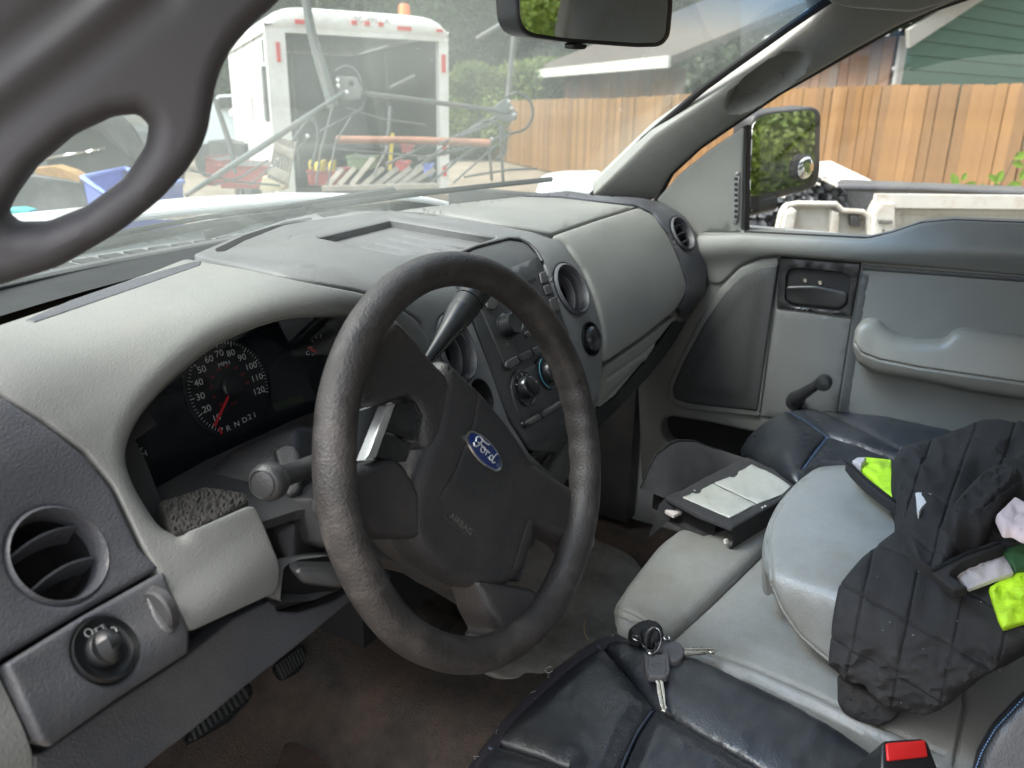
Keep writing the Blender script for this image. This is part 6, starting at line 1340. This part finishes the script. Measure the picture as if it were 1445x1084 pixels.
lg = mat('pale_grey_paint', (.5,.53,.55), .4); fp('cab', [(100,215),(120,180),(150,160),(172,150),(176,150),(160,195),(150,215)], lg, 18, fb, t=.05, depth=2, bev=2, r=4, step=8); fp('side_box', [(163,182),(178,182),(178,200),(163,200)], M['darker'], 17.8, fb, t=.05, depth=.6, bev=1, r=1, step=8)
pc2 = thing('parked_van', 'pale blue grey van left behind the trailer side', 'van', tuple(np.append(onf(315, 230, 17)[:2], 0)))
fp('body', [(286,205),(287,165),(296,150),(308,134),(335,133),(340,205)], mat('pale_blue_paint', (.5,.58,.6), .35), 17, pc2, t=.05, depth=2.5, bev=2, r=4, step=8); fp('window', [(309,137),(333,136),(334,152),(309,154)], M['gloss'], 16.9, pc2, t=.08, depth=.05, bev=1, r=1, step=8)
MB().lathe([(.1,-.1),(.34,-.1),(.36,.1),(.0001,.1)], np.append(onf(300, 205, 16.8)[:2], .36), (-FH[0],-FH[1],0), 20).obj('wheel', M['black'], pc2)
gp_ = bpy.data.materials.get('mid_leaves')
for (x, y), w9 in ((polar(188, 24), 'nearer'), (polar(205, 26), 'farther')): tree(x, y, 3, .35, w9+' low green bush far left of the trailer', 'low bushes far left', 'bush', 'bush')

# ---- shed and green house behind the fence
az_s = math.radians(41); su = np.array([math.sin(az_s), math.cos(az_s), 0]); az_w = math.radians(112.7); gu = np.array([math.sin(az_w), math.cos(az_w), 0])
wb = [mat('aged_wall_board', c, .85, var=.2, vscale=3, dirt=(.16,.13,.11), dscale=1.5, damt=.5) for c in ((.30,.19,.13),(.33,.21,.145),(.27,.18,.125),(.24,.19,.155))]
wpaint = mat('flaking_white_paint', (.52,.52,.48), .7, var=.08, vscale=3, dirt=(.35,.33,.28), dscale=3, damt=.5); shing = mat('brown_shingles', (.085,.07,.06), .9, var=.3, vscale=5, bump2=(12,.8,.03))
def onl(px, py, p0, u):    # intersection with a vertical wall through p0 along u
    return onp(px, py, np.cross(u, (0,0,1)), p0)
hs0 = onf(1262, 100, 11.2); hse = thing('green_house', 'green lap-sided house with white corner board and rake behind the fence', 'house', (float(hs0[0]), float(hs0[1]), 0))
ztop = onl(1262, 50, hs0, gu)[2]; gm_ = mat('green_siding', (.10,.20,.145), .65, var=.06, vscale=2, dirt=(.16,.25,.2), dscale=2, damt=.3)
nrm = np.cross(gu, (0,0,1)); nrm = nrm if nrm@FH < 0 else -nrm
pitch_r = .42
for i in range(26):
    za = .3+i*.178; zb = za+.185; c0_ = np.array([hs0[0], hs0[1], 0]); v = [c0_+nrm*.028+gu*.1+np.array([0,0,za]), c0_+nrm*.028+gu*9+np.array([0,0,za]), c0_+nrm*.008+gu*9+np.array([0,0,zb]), c0_+nrm*.008+gu*.1+np.array([0,0,zb])]
    if za > ztop-.1:
        xo = (za-ztop)/pitch_r; v[0] = c0_+nrm*.028+gu*max(.1, xo)+np.array([0,0,za]); v[3] = c0_+nrm*.008+gu*max(.1, xo+.185/pitch_r)+np.array([0,0,zb])
    v += [q-nrm*.03 for q in v]; mo('siding_board', v, [(0,1,2,3),(4,7,6,5),(0,4,5,1),(1,5,6,2),(2,6,7,3),(3,7,4,0)], gm_, hse, 0)
MB().bar(hs0*np.array([1,1,0])+gu*.05+nrm*.03, hs0*np.array([1,1,0])+gu*.05+nrm*.03+np.array([0,0,ztop]), .14, .05, nrm).obj('corner_board', wpaint, hse, 0)
r0_ = np.array([hs0[0], hs0[1], ztop])-gu*.25-np.array([0,0,.06])+nrm*.25; r1_ = r0_+gu*6+np.array([0,0,6*pitch_r]); MB().bar(r0_, r1_, .05, .22, (0,0,1)).obj('rake_board', wpaint, hse, 0)
# side wall (brown boards) going away from the corner, with eave
nb_ = np.cross(su, (0,0,1)); nb_ = nb_ if nb_@FH < 0 else -nb_
for i in range(11):
    p0 = np.array([hs0[0], hs0[1], 0])+su*(.05+i*.2); MB().box(p0+su*.1+np.array([0,0,(ztop)/2])+nb_*(.01+.004*(i % 3)), (.19, .03, ztop), np.stack([su, nb_, (0,0,1)], 1)).obj('wall_board', wb[(i*7) % 4], hse, 0)
e0 = np.array([hs0[0], hs0[1], ztop+.02]); ev = [e0+nb_*.45-su*.3, e0+nb_*.45+su*2.3, e0-nb_*3.2+su*2.3+np.array([0,0,1.5]), e0-nb_*3.2-su*.3+np.array([0,0,1.5])]; ev += [q+np.array([0,0,.12]) for q in ev]
mo('roof', ev, [(3,2,1,0),(4,5,6,7),(0,1,5,4),(1,2,6,5),(2,3,7,6),(3,0,4,7)], shing, hse, 0); MB().bar(ev[0]+np.array([0,0,.03]), ev[1]+np.array([0,0,.03]), .04, .17).obj('fascia', wpaint, hse, 0)
sh0 = onf(797, 110, 24); sh1 = onl(945, 110, sh0, su); shd = thing('old_shed', 'weathered brown board shed with white fascia behind the fence', 'shed', (float(sh0[0]), float(sh0[1]), 0))
zs = onl(800, 108, sh0, su)[2]; L_s = (sh1-sh0)@su; sg_ = 1 if L_s > 0 else -1; bw = .36; nbd = int(abs(L_s)/bw)+2
for i in range(nbd):
    p0 = np.array([sh0[0], sh0[1], 0])+su*sg_*(i*bw+bw/2); MB().box(p0+np.array([0,0,zs/2])+nb_*(.01+.008*(i % 3)), (bw-.012, .03, zs), np.stack([su, nb_, (0,0,1)], 1)).obj('wall_board', wb[(i*5+1) % 4], shd, 0)
e0 = np.array([sh0[0], sh0[1], zs+.0]); a_, b_ = -1.4, nbd*bw+.6; ev = [e0+nb_*.7+su*sg_*a_, e0+nb_*.7+su*sg_*b_, e0-nb_*6+su*sg_*b_+np.array([0,0,2.6]), e0-nb_*6+su*sg_*a_+np.array([0,0,2.6])]; ev += [q+np.array([0,0,.15]) for q in ev]
mo('roof', ev, [(3,2,1,0),(4,5,6,7),(0,1,5,4),(1,2,6,5),(2,3,7,6),(3,0,4,7)], shing, shd, 0); MB().bar(ev[0]+np.array([0,0,.06])+nb_*.02, ev[1]+np.array([0,0,.06])+nb_*.02, .06, .22).obj('fascia', wpaint, shd, 0)

# ---- stripped white pickup bed and panels next door
wj = thing('stripped_pickup', 'stripped white pickup with its rusty inner bed panels exposed, parked outside the passenger window', 'pickup truck', tuple(np.append(onf(1250, 330, 3.4)[:2], 0)))
ww = mat('dull_white_steel', (.62,.61,.56), .45, var=.07, vscale=4, dirt=(.36,.25,.15), dscale=7, damt=.6); wd = mat('grey_inner_steel', (.50,.50,.46), .5, var=.1, vscale=5, dirt=(.33,.26,.17), dscale=8, damt=.5)
d0 = 3.15
fp('inner_panel', [(1094,345),(1104,300),(1112,289),(1180,289),(1188,297),(1219,300),(1225,312),(1228,345)], wd, d0, wj, t=.0, depth=.05, bev=1, r=3, step=8, hf=lambda V, d: .03*np.clip(1-d/5, 0, 1))
MB().tube([onf(x, y, d0-.03) for x, y in ((1093,345),(1102,303),(1111,289),(1125,287),(1180,288),(1189,297),(1218,299),(1225,306),(1228,345))], .010, 8).obj('rolled_edge', ww, wj)
fp('post_plate', [(1098,345),(1108,300),(1118,293),(1124,297),(1114,345)], ww, d0-.05, wj, t=.01, depth=.03, bev=1, r=2, step=5); fp('latch_plate', [(1200,304),(1214,305),(1213,320),(1200,319)], M['darker'], d0-.03, wj, t=.01, depth=.02, bev=1, r=1, step=5)
fp('seam_strip', [(1172,296),(1184,300),(1182,345),(1170,345)], ww, d0-.02, wj, t=.01, depth=.03, bev=1.5, r=2, step=5)
fp('inner_panel', [(1226,345),(1231,298),(1240,282),(1620,286),(1620,345)], wd, d0, wj, t=.0, depth=.05, bev=1, r=4, step=9, hf=lambda V, d: .025*np.clip(1-d/5, 0, 1)-.02*((V[:, 1] > 300) & (V[:, 1] < 322) & (V[:, 0] > 1272)))
MB().bar(onf(1234,283,d0-.02), onf(1620,287,d0-.02), .05, .028, FH).obj('top_rail', ww, wj, 0)
fp('corner_plate', [(1228,345),(1232,300),(1241,285),(1262,286),(1262,345)], ww, d0-.04, wj, t=.01, depth=.03, bev=1.5, r=3, step=5, holes=[ell(1247,312,1.5,2,8), ell(1246,326,1.5,2,8)])
fp('lamp_pocket', [(1238,309),(1258,310),(1258,315),(1238,314)], M['ltgrey'], d0-.05, wj, t=.015, depth=.01, bev=1, r=1, step=4)
cbm = mat('dark_cap_plastic', (.11,.115,.12), .35, var=.15, dirt=(.2,.2,.19), dscale=6, damt=.4)
fp('tonneau', [(1152,300),(1166,268),(1178,263),(1445,274),(1620,280),(1620,300),(1240,300)], cbm, 3.9, wj, t=.02, depth=.5, bev=3, r=4, step=10)
MB().tube([onf(1166,265,3.88), onf(1300,267,3.88), onf(1445,274,3.88), onf(1620,280,3.88)], .012, 8).obj('tonneau_rail', M['slate'], wj)
lid = [onf(1147,229,5.2), onf(1172,227,5.6), onf(1250,264,4.5), onf(1190,264,4.0), onf(1150,245,4.3)]; lid += [q-np.array([0,0,.05]) for q in lid]
mo('white_lid', lid, [(0,1,2,3,4),(9,8,7,6,5)]+[(i, 5+i, 5+(i+1) % 5, (i+1) % 5) for i in range(5)], mat('lid_cream', (.60,.58,.54), .6), wj, 0)
mb = MB()
fp('engine_clutter', [(1050,350),(1050,292),(1090,284),(1130,262),(1150,243),(1165,250),(1190,268),(1200,300),(1190,350)], mat('engine_clutter', (.03,.032,.036), .45, var=.5, vscale=10), 3.9, wj, t=.05, depth=.5, bev=3, r=3, step=5, hf=lambda V, d: .09*fbm(V/13, 1, 3)*np.clip(d/5, 0, 1))
for x, y, w_, h_, a in ((1155,248,8,4,.5),(1166,255,8,4,.5),(1176,260,7,4,.5),(1125,300,30,5,-.6),(1100,275,12,4,.4),(1150,258,10,3,.4)):
    p = onf(x, y, 3.7); R_m = np.stack([RT*math.cos(a)-UP*math.sin(a), FH, RT*math.sin(a)+UP*math.cos(a)], 1); MB().box(p, (w_/1130*3.7, .05, h_/1130*3.7), R_m).obj('chrome_fitting', ww, wj, 0)
nh = thing('white_car_front', 'white bonnet edge of the next vehicle beyond the wiper tip', 'car', tuple(np.append(onf(810, 260, 3.4)[:2], 0)))
fp('bonnet', [(755,290),(766,258),(780,252),(802,249),(856,248),(870,290)], M['paint'], 3.4, nh, t=.03, depth=.3, bev=4, r=5, step=8)
# sapling at the right
sp = thing('sapling', 'bright green sapling leaves in front of the plank fence', 'sapling', tuple(np.append(onf(1410, 280, 5.6)[:2], 0)))
MB().tube([onf(1412,420,5.6), onf(1410,300,5.6), onf(1408,268,5.6), onf(1436,214,5.6)], [.006,.005,.004,.003], 6).obj('stem', bark, sp); MB().tube([onf(1410,300,5.6), onf(1380,272,5.6), onf(1350,262,5.6)], [.004,.003,.002], 6).obj('stem', bark, sp)
lfm = leafmat('young_leaf', (.16,.32,.04), .45)
for x, y, L, a in ((1347,255,15,-70),(1357,266,14,10),(1368,262,13,25),(1388,270,15,-80),(1380,278,13,170),(1392,276,14,30),(1402,252,12,150),(1410,250,14,60),(1409,268,15,-60),(1418,270,16,25),(1430,262,15,15),(1440,220,14,20),(1436,232,12,-20),(1444,246,14,60),(1441,278,14,40),(1360,250,9,60),(1425,280,10,200)):
    p = onf(x, y, 5.6); a = math.radians(a); u = RT*math.cos(a)+UP*math.sin(a); v_ = -RT*math.sin(a)+UP*math.cos(a); s_ = 1.6*L/1130*5.6; n_ = -FW
    P = [p-u*s_*.5, p-u*s_*.1+v_*s_*.26+n_*.006, p+u*s_*.25+v_*s_*.2+n_*.004, p+u*s_*.5, p+u*s_*.25-v_*s_*.2+n_*.004, p-u*s_*.1-v_*s_*.26+n_*.006, p-u*s_*.1, p+u*s_*.25]
    mo('leaf', P, [(0,6,1),(6,7,2,1),(7,3,2),(0,5,6),(6,5,4,7),(7,4,3)], lfm, sp, 0)
